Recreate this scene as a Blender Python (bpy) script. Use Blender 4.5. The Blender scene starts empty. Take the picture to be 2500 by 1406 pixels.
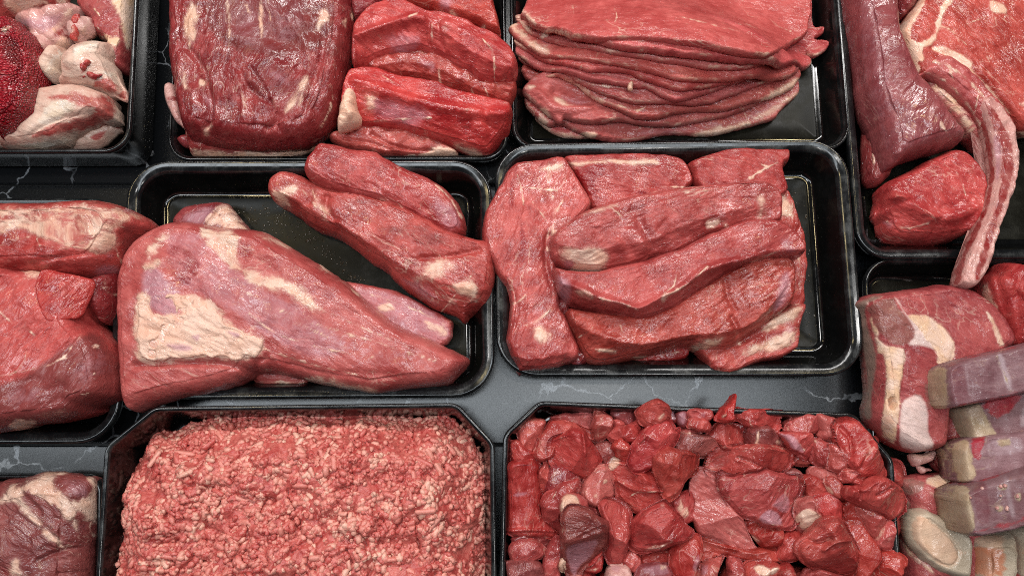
import bpy, math, random
import numpy as np

# ------------------------------------------------------------------ camera, light, exposure
S = bpy.context.scene
COL = S.collection
CAM_H, TILT, FPX = 0.665, math.radians(10.0), 1800.0     # height over the counter, tilt from straight down, focal length in photo pixels
cam = bpy.data.cameras.new("camera")
cam.sensor_width = 36.0
cam.lens = 36.0 * FPX / 2500.0
cam.clip_start, cam.clip_end = 0.01, 50.0
camo = bpy.data.objects.new("camera", cam)
COL.objects.link(camo)
camo.location = (0.0, -CAM_H * math.tan(TILT), CAM_H)
camo.rotation_euler = (TILT, 0.0, 0.0)
S.camera = camo

w = bpy.data.worlds.new("World"); S.world = w; w.use_nodes = True
w.node_tree.nodes["Background"].inputs[0].default_value = (0.80, 0.86, 1.0, 1)
w.node_tree.nodes["Background"].inputs[1].default_value = 0.025

def area_lamp(name, loc, aim, sx, sy, watts, color):
    l = bpy.data.lights.new(name, 'AREA'); l.shape = 'RECTANGLE'
    l.size, l.size_y, l.energy, l.color = sx, sy, watts, color
    o = bpy.data.objects.new(name, l); COL.objects.link(o)
    o.location = loc
    d = np.array(aim, float) - np.array(loc, float)
    from mathutils import Vector
    o.rotation_euler = Vector(d).to_track_quat('-Z', 'Y').to_euler()
    return o
area_lamp("counter_strip_lamp", (-0.42, -0.085, 1.30), (-0.42, -0.085, 0.0), 2.3, 0.15, 11.0, (0.86, 0.94, 1.0))
area_lamp("rear_strip_lamp", (0.05, 0.66, 0.85), (0.0, 0.0, 0.0), 1.7, 0.04, 11.5, (1.0, 0.98, 0.96))
for lx, ly, lz in ((-0.25, 0.95, 1.4), (0.45, -0.45, 1.5), (0.25, 0.16, 1.6), (-1.0, 0.10, 1.5)):
    area_lamp("added_glint_lamp", (lx, ly, lz), (lx * 0.25, ly * 0.25, 0.0), 0.10, 0.10, 2.0, (1.0, 0.98, 0.95))  # small overhead spots added for crisp glints and some fill
for lx, ly, lz in ((-0.76, 0.44, 1.5), (0.84, 0.60, 1.5)):
    area_lamp("warm_spot_lamp", (lx, ly, lz), (lx * 0.25, ly * 0.25, 0.0), 0.06, 0.06, 1.6, (1.0, 0.80, 0.42))

S.view_settings.view_transform = 'Standard'
S.view_settings.look = 'None'
S.view_settings.gamma = 1.0
S.view_settings.use_curve_mapping = False
S.view_settings.exposure = 0.17
S.render.engine = 'CYCLES'
S.cycles.use_denoising = False
S.cycles.filter_width = 1.0
S.cycles.max_bounces = 5
S.cycles.use_adaptive_sampling = True
S.cycles.adaptive_threshold = 0.01
S.cycles.sample_clamp_indirect = 4.0

# ------------------------------------------------------------------ projection helpers (photo pixels <-> place)
CT, ST = math.cos(TILT), math.sin(TILT)
CY = -CAM_H * math.tan(TILT)
def unproj(px, z):
    px = np.asarray(px, float); z = np.asarray(z, float)
    a = (px[..., 0] - 1250.0) / FPX
    b = -(px[..., 1] - 703.0) / FPX
    dx, dy, dz = a, b * CT + ST, b * ST - CT
    t = (z - CAM_H) / dz
    return np.stack([dx * t, CY + dy * t], -1)
def proj(x, y, z):
    dy, dz = y - CY, z - CAM_H
    yc = dy * CT + dz * ST
    zc = -dy * ST + dz * CT
    return np.stack([1250.0 + FPX * x / (-zc), 703.0 - FPX * yc / (-zc)], -1)
FR = {'p': (0, 0, 1), 'c1': (0, 0, 2.703), 'c2': (400, 0, 2.841), 'c3': (1180, 0, 2.717), 'c4': (2000, 0, 2.008),
      'c5': (0, 420, 2.01), 'c6': (280, 340, 2.068), 'c7': (1160, 320, 2.197), 'c8': (2020, 620, 1.79),
      'c9': (0, 1080, 4.31), 'cb': (220, 960, 2.451), 'q1': (1210, 960, 5.0), 'q2': (1710, 960, 5.0),
      'q3': (1210, 1125, 5.0), 'q4': (1710, 1125, 5.0), 's6': (1240, 0, 4.018), 's7': (1700, 0, 4.0175), 'm8': (2150, 1080, 4.314)}
def P(fr, pts):
    f = FR[fr]
    return np.array([(f[0] + x / f[2], f[1] + y / f[2]) for x, y in pts], float)

# ------------------------------------------------------------------ noise
_rs = np.random.RandomState(7)
_perm = np.concatenate([_rs.permutation(512)] * 3)
_ang = _rs.rand(512) * 2 * np.pi
_gx, _gy = np.cos(_ang), np.sin(_ang)
def perlin(x, y, seed=0):
    x = np.asarray(x, float) + seed * 17.31; y = np.asarray(y, float) + seed * 9.77
    xi = np.floor(x).astype(int); yi = np.floor(y).astype(int)
    xf, yf = x - xi, y - yi
    u = xf * xf * xf * (xf * (xf * 6 - 15) + 10); v = yf * yf * yf * (yf * (yf * 6 - 15) + 10)
    def g(ix, iy, fx, fy):
        h = _perm[(_perm[ix & 511] + (iy & 511)) & 1023] & 511
        return _gx[h] * fx + _gy[h] * fy
    a = g(xi, yi, xf, yf); b = g(xi + 1, yi, xf - 1, yf)
    c = g(xi, yi + 1, xf, yf - 1); d = g(xi + 1, yi + 1, xf - 1, yf - 1)
    return ((a * (1 - u) + b * u) * (1 - v) + (c * (1 - u) + d * u) * v) * 1.5
def fbm(x, y, seed=0, n=3):
    r = 0; a = 1.0
    for i in range(n):
        r = r + a * perlin(x * 2 ** i, y * 2 ** i, seed + 3 * i); a *= 0.5
    return r

# ------------------------------------------------------------------ 2-D geometry
def chaikin(p, n=2, closed=True):
    p = np.asarray(p, float)
    for _ in range(n):
        if closed:
            q = np.roll(p, -1, 0)
            p = np.stack([p * .78 + q * .22, p * .22 + q * .78], 1).reshape(-1, 2)
        else:
            q = p[1:]; r = p[:-1]
            m = np.stack([r * .75 + q * .25, r * .25 + q * .75], 1).reshape(-1, 2)
            p = np.concatenate([p[:1], m, p[-1:]])
    return p
def seg_dist(X, Y, poly, closed):
    n = len(poly); best = np.full(X.shape, 1e9); bx = np.zeros_like(X); by = np.zeros_like(X)
    ins = np.zeros(X.shape, bool)
    for i in range(n if closed else n - 1):
        ax, ay = poly[i]; cx, cy = poly[(i + 1) % n]
        ex, ey = cx - ax, cy - ay
        L = ex * ex + ey * ey + 1e-18
        t = np.clip(((X - ax) * ex + (Y - ay) * ey) / L, 0, 1)
        qx, qy = ax + t * ex, ay + t * ey
        d = (X - qx) ** 2 + (Y - qy) ** 2
        m = d < best
        best = np.where(m, d, best); bx = np.where(m, qx, bx); by = np.where(m, qy, by)
        if closed:
            c = ((ay > Y) != (cy > Y)) & (X < (cx - ax) * (Y - ay) / (cy - ay + 1e-18) + ax)
            ins ^= c
    return np.sqrt(best), bx, by, ins
def grid_sdf(X, Y, poly, s):
    """signed distance (inside positive) and nearest points on a regular grid; exact near the outline, interpolated elsewhere"""
    K = 4
    ny, nx = X.shape
    cx = np.arange(0, nx + K, K); cy = np.arange(0, ny + K, K)
    CX, CYY = np.meshgrid(X[0, 0] + s * cx, Y[0, 0] + s * cy)
    dc, _, _, ic = seg_dist(CX, CYY, poly, True)
    dc = np.where(ic, dc, -dc)
    fx = np.arange(nx) / K; fy = np.arange(ny) / K
    ix = np.minimum(fx.astype(int), len(cx) - 2); iy = np.minimum(fy.astype(int), len(cy) - 2)
    tx = (fx - ix)[None, :]; ty = (fy - iy)[:, None]
    g = lambda a, b: dc[np.ix_(iy + a, ix + b)]
    d = (g(0, 0) * (1 - tx) + g(0, 1) * tx) * (1 - ty) + (g(1, 0) * (1 - tx) + g(1, 1) * tx) * ty
    m = np.abs(d) < 1.6 * K * s
    de, bx, by, ie = seg_dist(X[m], Y[m], poly, True)
    d[m] = np.where(ie, de, -de)
    qx = X.copy(); qy = Y.copy(); qx[m] = bx; qy[m] = by
    return d, qx, qy, d > 0
def boxblur(a, r):
    if r < 1: return a
    for ax in (0, 1):
        for _ in range(2):
            p = np.pad(a, [(r + 1, r) if k == ax else (0, 0) for k in (0, 1)], mode='edge').cumsum(ax)
            n = a.shape[ax]
            a = (np.take(p, range(2 * r + 1, 2 * r + 1 + n), ax) - np.take(p, range(0, n), ax)) / (2 * r + 1)
    return a

# running height of everything already laid down: new pieces drape over it
HX0, HY0, HS = -0.80, -0.52, 0.0016
HNX, HNY = 1000, 640
HM = np.zeros((HNY, HNX))
def hm_get(x, y):
    i = np.clip(((y - HY0) / HS).round().astype(int), 0, HNY - 1)
    j = np.clip(((x - HX0) / HS).round().astype(int), 0, HNX - 1)
    return HM[i, j]
def hm_max(x, y, z):
    i = np.clip(((y - HY0) / HS).round().astype(int), 0, HNY - 1)
    j = np.clip(((x - HX0) / HS).round().astype(int), 0, HNX - 1)
    np.maximum.at(HM, (i, j), z)
def hm_poly(poly, z):
    j0, i0 = np.clip(((poly.min(0) - (HX0, HY0)) / HS).astype(int) - 1, 0, (HNX - 1, HNY - 1))
    j1, i1 = np.clip(((poly.max(0) - (HX0, HY0)) / HS).astype(int) + 2, 1, (HNX, HNY))
    X, Y = np.meshgrid(HX0 + HS * np.arange(j0, j1), HY0 + HS * np.arange(i0, i1))
    ins = np.zeros(X.shape, bool)
    for k in range(len(poly)):
        ax, ay = poly[k]; cx, cy = poly[(k + 1) % len(poly)]
        ins ^= ((ay > Y) != (cy > Y)) & (X < (cx - ax) * (Y - ay) / (cy - ay + 1e-18) + ax)
    HM[i0:i1, j0:j1][ins] = z

# ------------------------------------------------------------------ mesh + object helpers
def mesh_np(name, V, quads=None, tris=None, mat=None, smooth=True):
    me = bpy.data.meshes.new(name)
    nq = 0 if quads is None else len(quads); nt = 0 if tris is None else len(tris)
    me.vertices.add(len(V)); me.vertices.foreach_set('co', np.ascontiguousarray(V, dtype=np.float32).ravel())
    li = np.concatenate([np.asarray(quads, int).ravel() if nq else np.zeros(0, int), np.asarray(tris, int).ravel() if nt else np.zeros(0, int)])
    me.loops.add(len(li)); me.loops.foreach_set('vertex_index', li.astype(np.int32))
    me.polygons.add(nq + nt)
    me.polygons.foreach_set('loop_start', np.concatenate([np.arange(nq) * 4, nq * 4 + np.arange(nt) * 3]).astype(np.int32))
    me.polygons.foreach_set('use_smooth', np.full(nq + nt, smooth))
    me.update(calc_edges=True); me.validate()
    if mat: me.materials.append(mat)
    return me
def attr(me, name, typ, data):
    a = me.attributes.new(name, typ, 'POINT')
    a.data.foreach_set('color' if typ == 'FLOAT_COLOR' else 'vector' if typ == 'FLOAT_VECTOR' else 'value', np.ascontiguousarray(data, dtype=np.float32).ravel())
def link(name, me, parent=None, loc=(0, 0, 0), label=None, cat=None, group=None, kind=None):
    o = bpy.data.objects.new(name, me); COL.objects.link(o)
    o.location = loc
    if parent is not None:
        o.parent = parent
        o.location = np.array(loc) - np.array(parent.location)
    if label: o['label'] = label
    if cat: o['category'] = cat
    if group: o['group'] = group
    if kind: o['kind'] = kind
    return o

# ------------------------------------------------------------------ materials
class NT:
    def __init__(s, name):
        s.m = bpy.data.materials.new(name); s.m.use_nodes = True
        s.t = s.m.node_tree; s.b = s.t.nodes['Principled BSDF']
    def n(s, typ, **kw):
        nd = s.t.nodes.new(typ)
        for k, v in kw.items():
            if k.startswith('i_'):
                key = k[2:]; key = int(key) if key.isdigit() else key
                s.put(nd.inputs[key], v)
            else: setattr(nd, k, v)
        return nd
    def put(s, sock, v):
        if hasattr(v, 'is_output') or isinstance(v, bpy.types.NodeSocket): s.t.links.new(v, sock)
        else: sock.default_value = v
    def math(s, op, a, b=0.0, c=0.0, clamp=False):
        nd = s.t.nodes.new('ShaderNodeMath'); nd.operation = op; nd.use_clamp = clamp
        s.put(nd.inputs[0], a); s.put(nd.inputs[1], b); s.put(nd.inputs[2], c)
        return nd.outputs[0]
    def mix(s, f, a, b):
        nd = s.t.nodes.new('ShaderNodeMix'); nd.data_type = 'RGBA'
        s.put(nd.inputs[0], f); s.put(nd.inputs[6], c4(a)); s.put(nd.inputs[7], c4(b))
        return nd.outputs[2]
    def noise(s, vec, scale, detail=3.0, rough=0.55, dist=0.0):
        nd = s.n('ShaderNodeTexNoise', i_Scale=scale, i_Detail=detail, i_Roughness=rough, i_Distortion=dist)
        if vec is not None: s.t.links.new(vec, nd.inputs['Vector'])
        return nd.outputs['Fac']
    def vmul(s, vec, k):
        nd = s.t.nodes.new('ShaderNodeVectorMath'); nd.operation = 'MULTIPLY'
        s.t.links.new(vec, nd.inputs[0]); nd.inputs[1].default_value = k
        return nd.outputs[0]
    def ss(s, x, lo, hi):
        nd = s.t.nodes.new('ShaderNodeMapRange'); nd.interpolation_type = 'SMOOTHSTEP'
        s.put(nd.inputs[0], x); nd.inputs[1].default_value = lo; nd.inputs[2].default_value = hi
        return nd.outputs[0]
def c4(v):
    return (*v, 1.0) if isinstance(v, tuple) and len(v) == 3 else v

def meat_mat(name, c1, c2, fat=(0.66, 0.37, 0.265), fat2=(0.70, 0.47, 0.37), silver=(0.38, 0.185, 0.215), blood=(0.22, 0.006, 0.008),
             dark=(0.15, 0.030, 0.028), marb=0.35, rough=0.36, fu=70.0, fv=330.0, bump=1.0, sss=0.08, coat=0.55, porous=0.0):
    t = NT(name)
    fc = t.n('ShaderNodeAttribute', attribute_name='fc').outputs['Vector']
    pm = t.n('ShaderNodeAttribute', attribute_name='pm')
    sep = t.n('ShaderNodeSeparateColor'); t.t.links.new(pm.outputs['Color'], sep.inputs[0])
    fib = t.vmul(fc, (fu, fv, fv * 0.6))
    nb = t.noise(fc, 26.0, 2.0)                      # broad tone
    nm = t.noise(fc, 110.0, 3.0, 0.6)                # blotches
    nf = t.noise(fib, 1.0, 3.0, 0.6, 0.6)            # fibres
    nfine = t.noise(fc, 800.0, 1.0, 0.6)
    nw = t.noise(t.vmul(fc, (150.0, 360.0, 300.0)), 1.0, 2.0, 0.55, 1.0)   # small wrinkles
    rw = t.math('ABSOLUTE', t.math('SUBTRACT', nw, 0.5))
    tone = t.math('ADD', t.math('MULTIPLY', nb, 0.9), t.math('MULTIPLY', nm, 0.6))
    tone = t.math('ADD', tone, t.math('MULTIPLY', nf, 0.5))
    col = t.mix(t.ss(tone, 0.72, 1.28), c1, c2)
    pale = t.ss(t.noise(t.vmul(fc, (fu * 1.6, fv * 1.5, fv)), 1.0, 2.0, 0.6, 0.8), 0.54, 0.74)
    col = t.mix(t.math('MULTIPLY', pale, 0.22), col, tuple(min(1, k * 1.15 + 0.10) for k in c2))
    # thin pale connective lines
    warp = t.noise(t.vmul(fc, (0.55, 1.0, 0.8)), 46.0, 3.0, 0.55, 0.9)
    ridge = t.math('ABSOLUTE', t.math('SUBTRACT', warp, 0.5))
    gate = t.ss(t.noise(fc, 21.0, 2.0), 0.50, 0.68)
    vein = t.math('MULTIPLY', t.math('SUBTRACT', 1.0, t.ss(ridge, 0.002, 0.016)), gate)
    col = t.mix(t.math('MULTIPLY', vein, marb), col, fat2)
    wob = t.math('MULTIPLY', t.math('SUBTRACT', t.noise(t.vmul(fc, (0.6, 1.0, 0.8)), 130.0, 5.0, 0.68, 0.5), 0.5), 1.9)
    def mask(src, k=0.16):
        return t.ss(t.math('ADD', src, wob), 0.5 - k, 0.5 + k)
    mF, mB = mask(sep.outputs[0], 0.22), mask(sep.outputs[2], 0.25)
    mS = t.math('MULTIPLY', t.ss(t.math('ADD', sep.outputs[1], t.math('MULTIPLY', wob, 0.5)), 0.25, 1.0), 0.85)
    mD = t.math('MULTIPLY', t.ss(t.math('ADD', pm.outputs['Alpha'], t.math('MULTIPLY', wob, 0.5)), 0.20, 1.0), 0.95)
    halo = t.ss(t.math('ADD', sep.outputs[0], t.math('MULTIPLY', wob, 0.6)), 0.02, 0.6)
    col = t.mix(t.math('MULTIPLY', halo, 0.22), col, fat2)
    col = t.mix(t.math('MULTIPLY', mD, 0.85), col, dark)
    col = t.mix(t.math('MULTIPLY', mS, 0.85), col, t.mix(nm, silver, tuple(min(1, 1.35 * k) for k in silver)))
    col = t.mix(t.math('MULTIPLY', mB, t.math('ADD', 0.35, t.math('MULTIPLY', nm, 0.9))), col, blood)
    fcol = t.mix(t.ss(t.noise(fc, 75.0, 3.0, 0.6), 0.35, 0.65), fat, fat2)
    fcol = t.mix(t.math('MULTIPLY', t.ss(t.math('ADD', nb, t.math('MULTIPLY', t.math('SUBTRACT', nm, 0.5), 0.8)), 0.50, 0.72), 0.55), fcol, tuple(a * 0.55 + b * 0.45 for a, b in zip(fat, c2)))
    if porous:
        v = t.n('ShaderNodeTexVoronoi', i_Scale=porous); t.t.links.new(fc, v.inputs['Vector'])
        por = t.ss(v.outputs['Distance'], 0.25, 0.75)
        col = t.mix(t.math('MULTIPLY', por, 0.55), col, blood)  # shade in the crevices between bumps mixed into the colour
    col = t.mix(mF, col, fcol)
    rnd = t.n('ShaderNodeObjectInfo').outputs['Random']
    hsv = t.n('ShaderNodeHueSaturation'); t.t.links.new(col, hsv.inputs['Color'])
    t.put(hsv.inputs['Value'], t.math('ADD', 0.88, t.math('MULTIPLY', rnd, 0.20)))
    t.put(hsv.inputs['Saturation'], t.math('ADD', 0.97, t.math('MULTIPLY', t.math('FRACT', t.math('MULTIPLY', rnd, 7.3)), 0.07)))
    t.put(hsv.inputs['Hue'], t.math('ADD', 0.498, t.math('MULTIPLY', t.math('FRACT', t.math('MULTIPLY', rnd, 13.7)), 0.005)))
    col = hsv.outputs['Color']
    t.put(t.b.inputs['Base Color'], col)
    r = t.math('ADD', rough - 0.04, t.math('MULTIPLY', nm, 0.22))
    r = t.math('ADD', r, t.math('MULTIPLY', mF, 0.08))
    r = t.math('SUBTRACT', r, t.math('MULTIPLY', mS, 0.06))
    t.put(t.b.inputs['Roughness'], r)
    t.b.inputs['IOR'].default_value = 1.42
    t.put(t.b.inputs['Coat Weight'], t.math('MULTIPLY', t.math('ADD', 0.25, t.math('MULTIPLY', t.ss(t.noise(fc, 38.0, 2.0), 0.40, 0.62), 1.1)), coat))
    t.b.inputs['Specular IOR Level'].default_value = 0.30
    t.b.inputs['Coat IOR'].default_value = 1.6
    t.put(t.b.inputs['Coat Roughness'], t.math('ADD', 0.08, t.math('MULTIPLY', nm, 0.16)))
    h = t.math('ADD', t.math('MULTIPLY', nf, 0.60), t.math('MULTIPLY', nm, 0.80))
    h = t.math('ADD', h, t.math('MULTIPLY', t.ss(rw, 0.0, 0.25), 0.22))
    h = t.math('ADD', h, t.math('MULTIPLY', nw, 0.45))
    h = t.math('ADD', h, t.math('MULTIPLY', nfine, 0.10))
    h = t.math('ADD', h, t.math('MULTIPLY', mF, 0.35))
    if porous: h = t.math('SUBTRACT', h, t.math('MULTIPLY', por, 1.6))
    bp = t.n('ShaderNodeBump', i_Strength=min(1.0, 0.75 * bump), i_Distance=0.0012)
    t.put(bp.inputs['Height'], h)
    t.put(t.b.inputs['Normal'], bp.outputs[0]); bc = t.n('ShaderNodeBump', i_Strength=min(1.0, 0.8 * bump), i_Distance=0.0010)
    n5 = t.noise(t.vmul(fc, (60.0, 160.0, 140.0)), 1.0, 1.0, 0.5, 0.8)
    t.put(bc.inputs['Height'], t.math('ADD', t.math('MULTIPLY', nw, 0.40), t.math('MULTIPLY', n5, 1.35)))
    t.put(bc.inputs['Normal'], bp.outputs[0]); t.put(t.b.inputs['Coat Normal'], bc.outputs[0])
    return t.m

RED1, RED2 = (0.24, 0.022, 0.020), (0.45, 0.074, 0.064)
M = {
 'meat': meat_mat('raw_beef', RED1, RED2),
 'bright': meat_mat('bright_beef', (0.26, 0.019, 0.019), (0.46, 0.066, 0.057), marb=0.25),
 'pinkish': meat_mat('pink_beef', (0.32, 0.046, 0.044), (0.49, 0.112, 0.102), marb=0.4, bump=0.8),
 'slice': meat_mat('sliced_beef', (0.34, 0.052, 0.050), (0.50, 0.108, 0.100), marb=0.5, rough=0.42, bump=0.7, coat=0.30, fu=90, fv=300),
 'deep': meat_mat('deep_red_beef', (0.15, 0.014, 0.017), (0.30, 0.050, 0.050), marb=0.5, rough=0.30, coat=0.70, bump=1.2),
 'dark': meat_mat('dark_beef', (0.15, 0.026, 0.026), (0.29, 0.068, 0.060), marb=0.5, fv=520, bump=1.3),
 'loin': meat_mat('tenderloin_beef', (0.19, 0.028, 0.032), (0.31, 0.068, 0.068), marb=0.3, rough=0.30, coat=0.70, bump=0.7),
 'fatty': meat_mat('beef_fat', (0.62, 0.35, 0.25), (0.70, 0.46, 0.36), fat=(0.78, 0.58, 0.48), marb=0.2, rough=0.42, bump=0.9, coat=0.35),
 'pale': meat_mat('pale_fascia', (0.46, 0.20, 0.18), (0.58, 0.32, 0.28), marb=0.4, rough=0.32, bump=0.8),
 'bone': meat_mat('sawn_bone', (0.52, 0.27, 0.21), (0.66, 0.46, 0.37), fat=(0.70, 0.58, 0.50), fat2=(0.68, 0.50, 0.37), blood=(0.36, 0.022, 0.022), silver=(0.55, 0.30, 0.26), marb=0.2, rough=0.42, bump=0.8, coat=0.35),
 'spongy': meat_mat('spongy_red_bone', (0.26, 0.006, 0.012), (0.46, 0.032, 0.042), porous=470.0, bump=1.6, marb=0.2, coat=0.69, rough=0.28),
 'shank': meat_mat('shank_skin', (0.15, 0.060, 0.068), (0.24, 0.135, 0.145), fat=(0.36, 0.25, 0.16), fat2=(0.44, 0.33, 0.23), silver=(0.36, 0.27, 0.29), blood=(0.30, 0.010, 0.02), dark=(0.14, 0.03, 0.04), marb=0.25, rough=0.40, bump=0.5, coat=0.28),
 'marrow': meat_mat('marrow_bone', (0.45, 0.35, 0.255), (0.53, 0.43, 0.325), fat=(0.64, 0.40, 0.27), fat2=(0.66, 0.44, 0.31), blood=(0.58, 0.19, 0.09), silver=(0.62, 0.30, 0.20), marb=0.1, rough=0.40, bump=0.4, coat=0.44),
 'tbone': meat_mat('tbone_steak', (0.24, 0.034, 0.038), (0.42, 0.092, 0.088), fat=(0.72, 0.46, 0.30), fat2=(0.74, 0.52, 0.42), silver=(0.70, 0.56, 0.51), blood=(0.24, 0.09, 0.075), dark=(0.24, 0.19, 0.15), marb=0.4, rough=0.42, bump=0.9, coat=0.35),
}

def tray_mat(name, base, rough, wear, bmp, worn=(0.045, 0.047, 0.046)):
    t = NT(name)
    g = t.n('ShaderNodeNewGeometry').outputs['Position']
    n1 = t.noise(g, 55.0, 5.0, 0.65)
    n2 = t.noise(t.vmul(g, (900.0, 130.0, 200.0)), 1.0, 3.0, 0.6)
    n3 = t.noise(g, 420.0, 3.0, 0.6)
    ms = t.math('MULTIPLY', t.ss(t.math('ADD', n1, t.math('MULTIPLY', n2, 0.25)), 0.55, 0.85), wear)
    t.put(t.b.inputs['Base Color'], t.mix(ms, base, worn))
    t.put(t.b.inputs['Roughness'], t.math('ADD', rough, t.math('MULTIPLY', ms, 0.30)))
    bp = t.n('ShaderNodeBump', i_Strength=bmp, i_Distance=0.0004)
    t.put(bp.inputs['Height'], t.math('ADD', t.math('MULTIPLY', n2, 0.3 * wear), t.math('MULTIPLY', n3, 0.35)))
    t.put(t.b.inputs['Normal'], bp.outputs[0])
    return t.m
M['rim'] = tray_mat('worn_black_rim', (0.006, 0.0063, 0.007), 0.15, 0.5, 0.07)
M['basin'] = tray_mat('black_melamine', (0.0028, 0.0028, 0.0028), 0.10, 0.25, 0.04, (0.012, 0.012, 0.012))
M['floor'] = tray_mat('wet_black_floor', (0.0075, 0.0070, 0.0050), 0.28, 0.5, 0.05, (0.022, 0.021, 0.015))
M['floor'].node_tree.nodes['Principled BSDF'].inputs['Specular IOR Level'].default_value = 0.12

def marble_mat():
    t = NT('black_marble_laminate')
    g = t.n('ShaderNodeNewGeometry').outputs['Position']
    wv = t.n('ShaderNodeVectorMath', operation='ADD')
    nz = t.n('ShaderNodeTexNoise', i_Scale=11.0, i_Detail=5.0, i_Roughness=0.6)
    t.t.links.new(g, nz.inputs['Vector'])
    t.t.links.new(g, wv.inputs[0])
    sc = t.vmul(nz.outputs['Color'], (0.09, 0.06, 0.06)); t.t.links.new(sc, wv.inputs[1])
    v = t.n('ShaderNodeTexVoronoi', feature='DISTANCE_TO_EDGE', i_Scale=17.0)
    t.t.links.new(wv.outputs[0], v.inputs['Vector'])
    wid = t.math('MULTIPLY', t.ss(t.noise(g, 30.0, 4.0), 0.48, 0.75), 0.05)
    vein = t.math('SUBTRACT', 1.0, t.ss(t.math('SUBTRACT', v.outputs['Distance'], wid), 0.0, 0.016))
    vein = t.math('MULTIPLY', vein, t.ss(t.noise(g, 14.0, 3.0), 0.42, 0.54))
    vein = t.math('MULTIPLY', vein, t.ss(t.noise(g, 260.0, 4.0, 0.7), 0.34, 0.46))
    t.put(t.b.inputs['Base Color'], t.mix(vein, (0.0045, 0.005, 0.006), (0.20, 0.21, 0.225)))
    gr = t.noise(g, 1500.0, 2.0, 0.6)
    t.put(t.b.inputs['Roughness'], t.math('ADD', 0.16, t.math('MULTIPLY', gr, 0.14)))
    bp = t.n('ShaderNodeBump', i_Strength=0.06, i_Distance=0.00035)
    t.put(bp.inputs['Height'], gr); t.put(t.b.inputs['Normal'], bp.outputs[0])
    return t.m
M['marble'] = marble_mat()
def plain(name, col, rough):
    t = NT(name)
    n = t.noise(t.n('ShaderNodeNewGeometry').outputs['Position'], 120.0, 3.0)
    t.put(t.b.inputs['Base Color'], t.mix(n, tuple(c * 0.7 for c in col), tuple(c * 1.3 for c in col)))
    t.b.inputs['Roughness'].default_value = rough
    return t.m
M['joint'] = plain('dark_joint', (0.006, 0.006, 0.006), 0.6)

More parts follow.
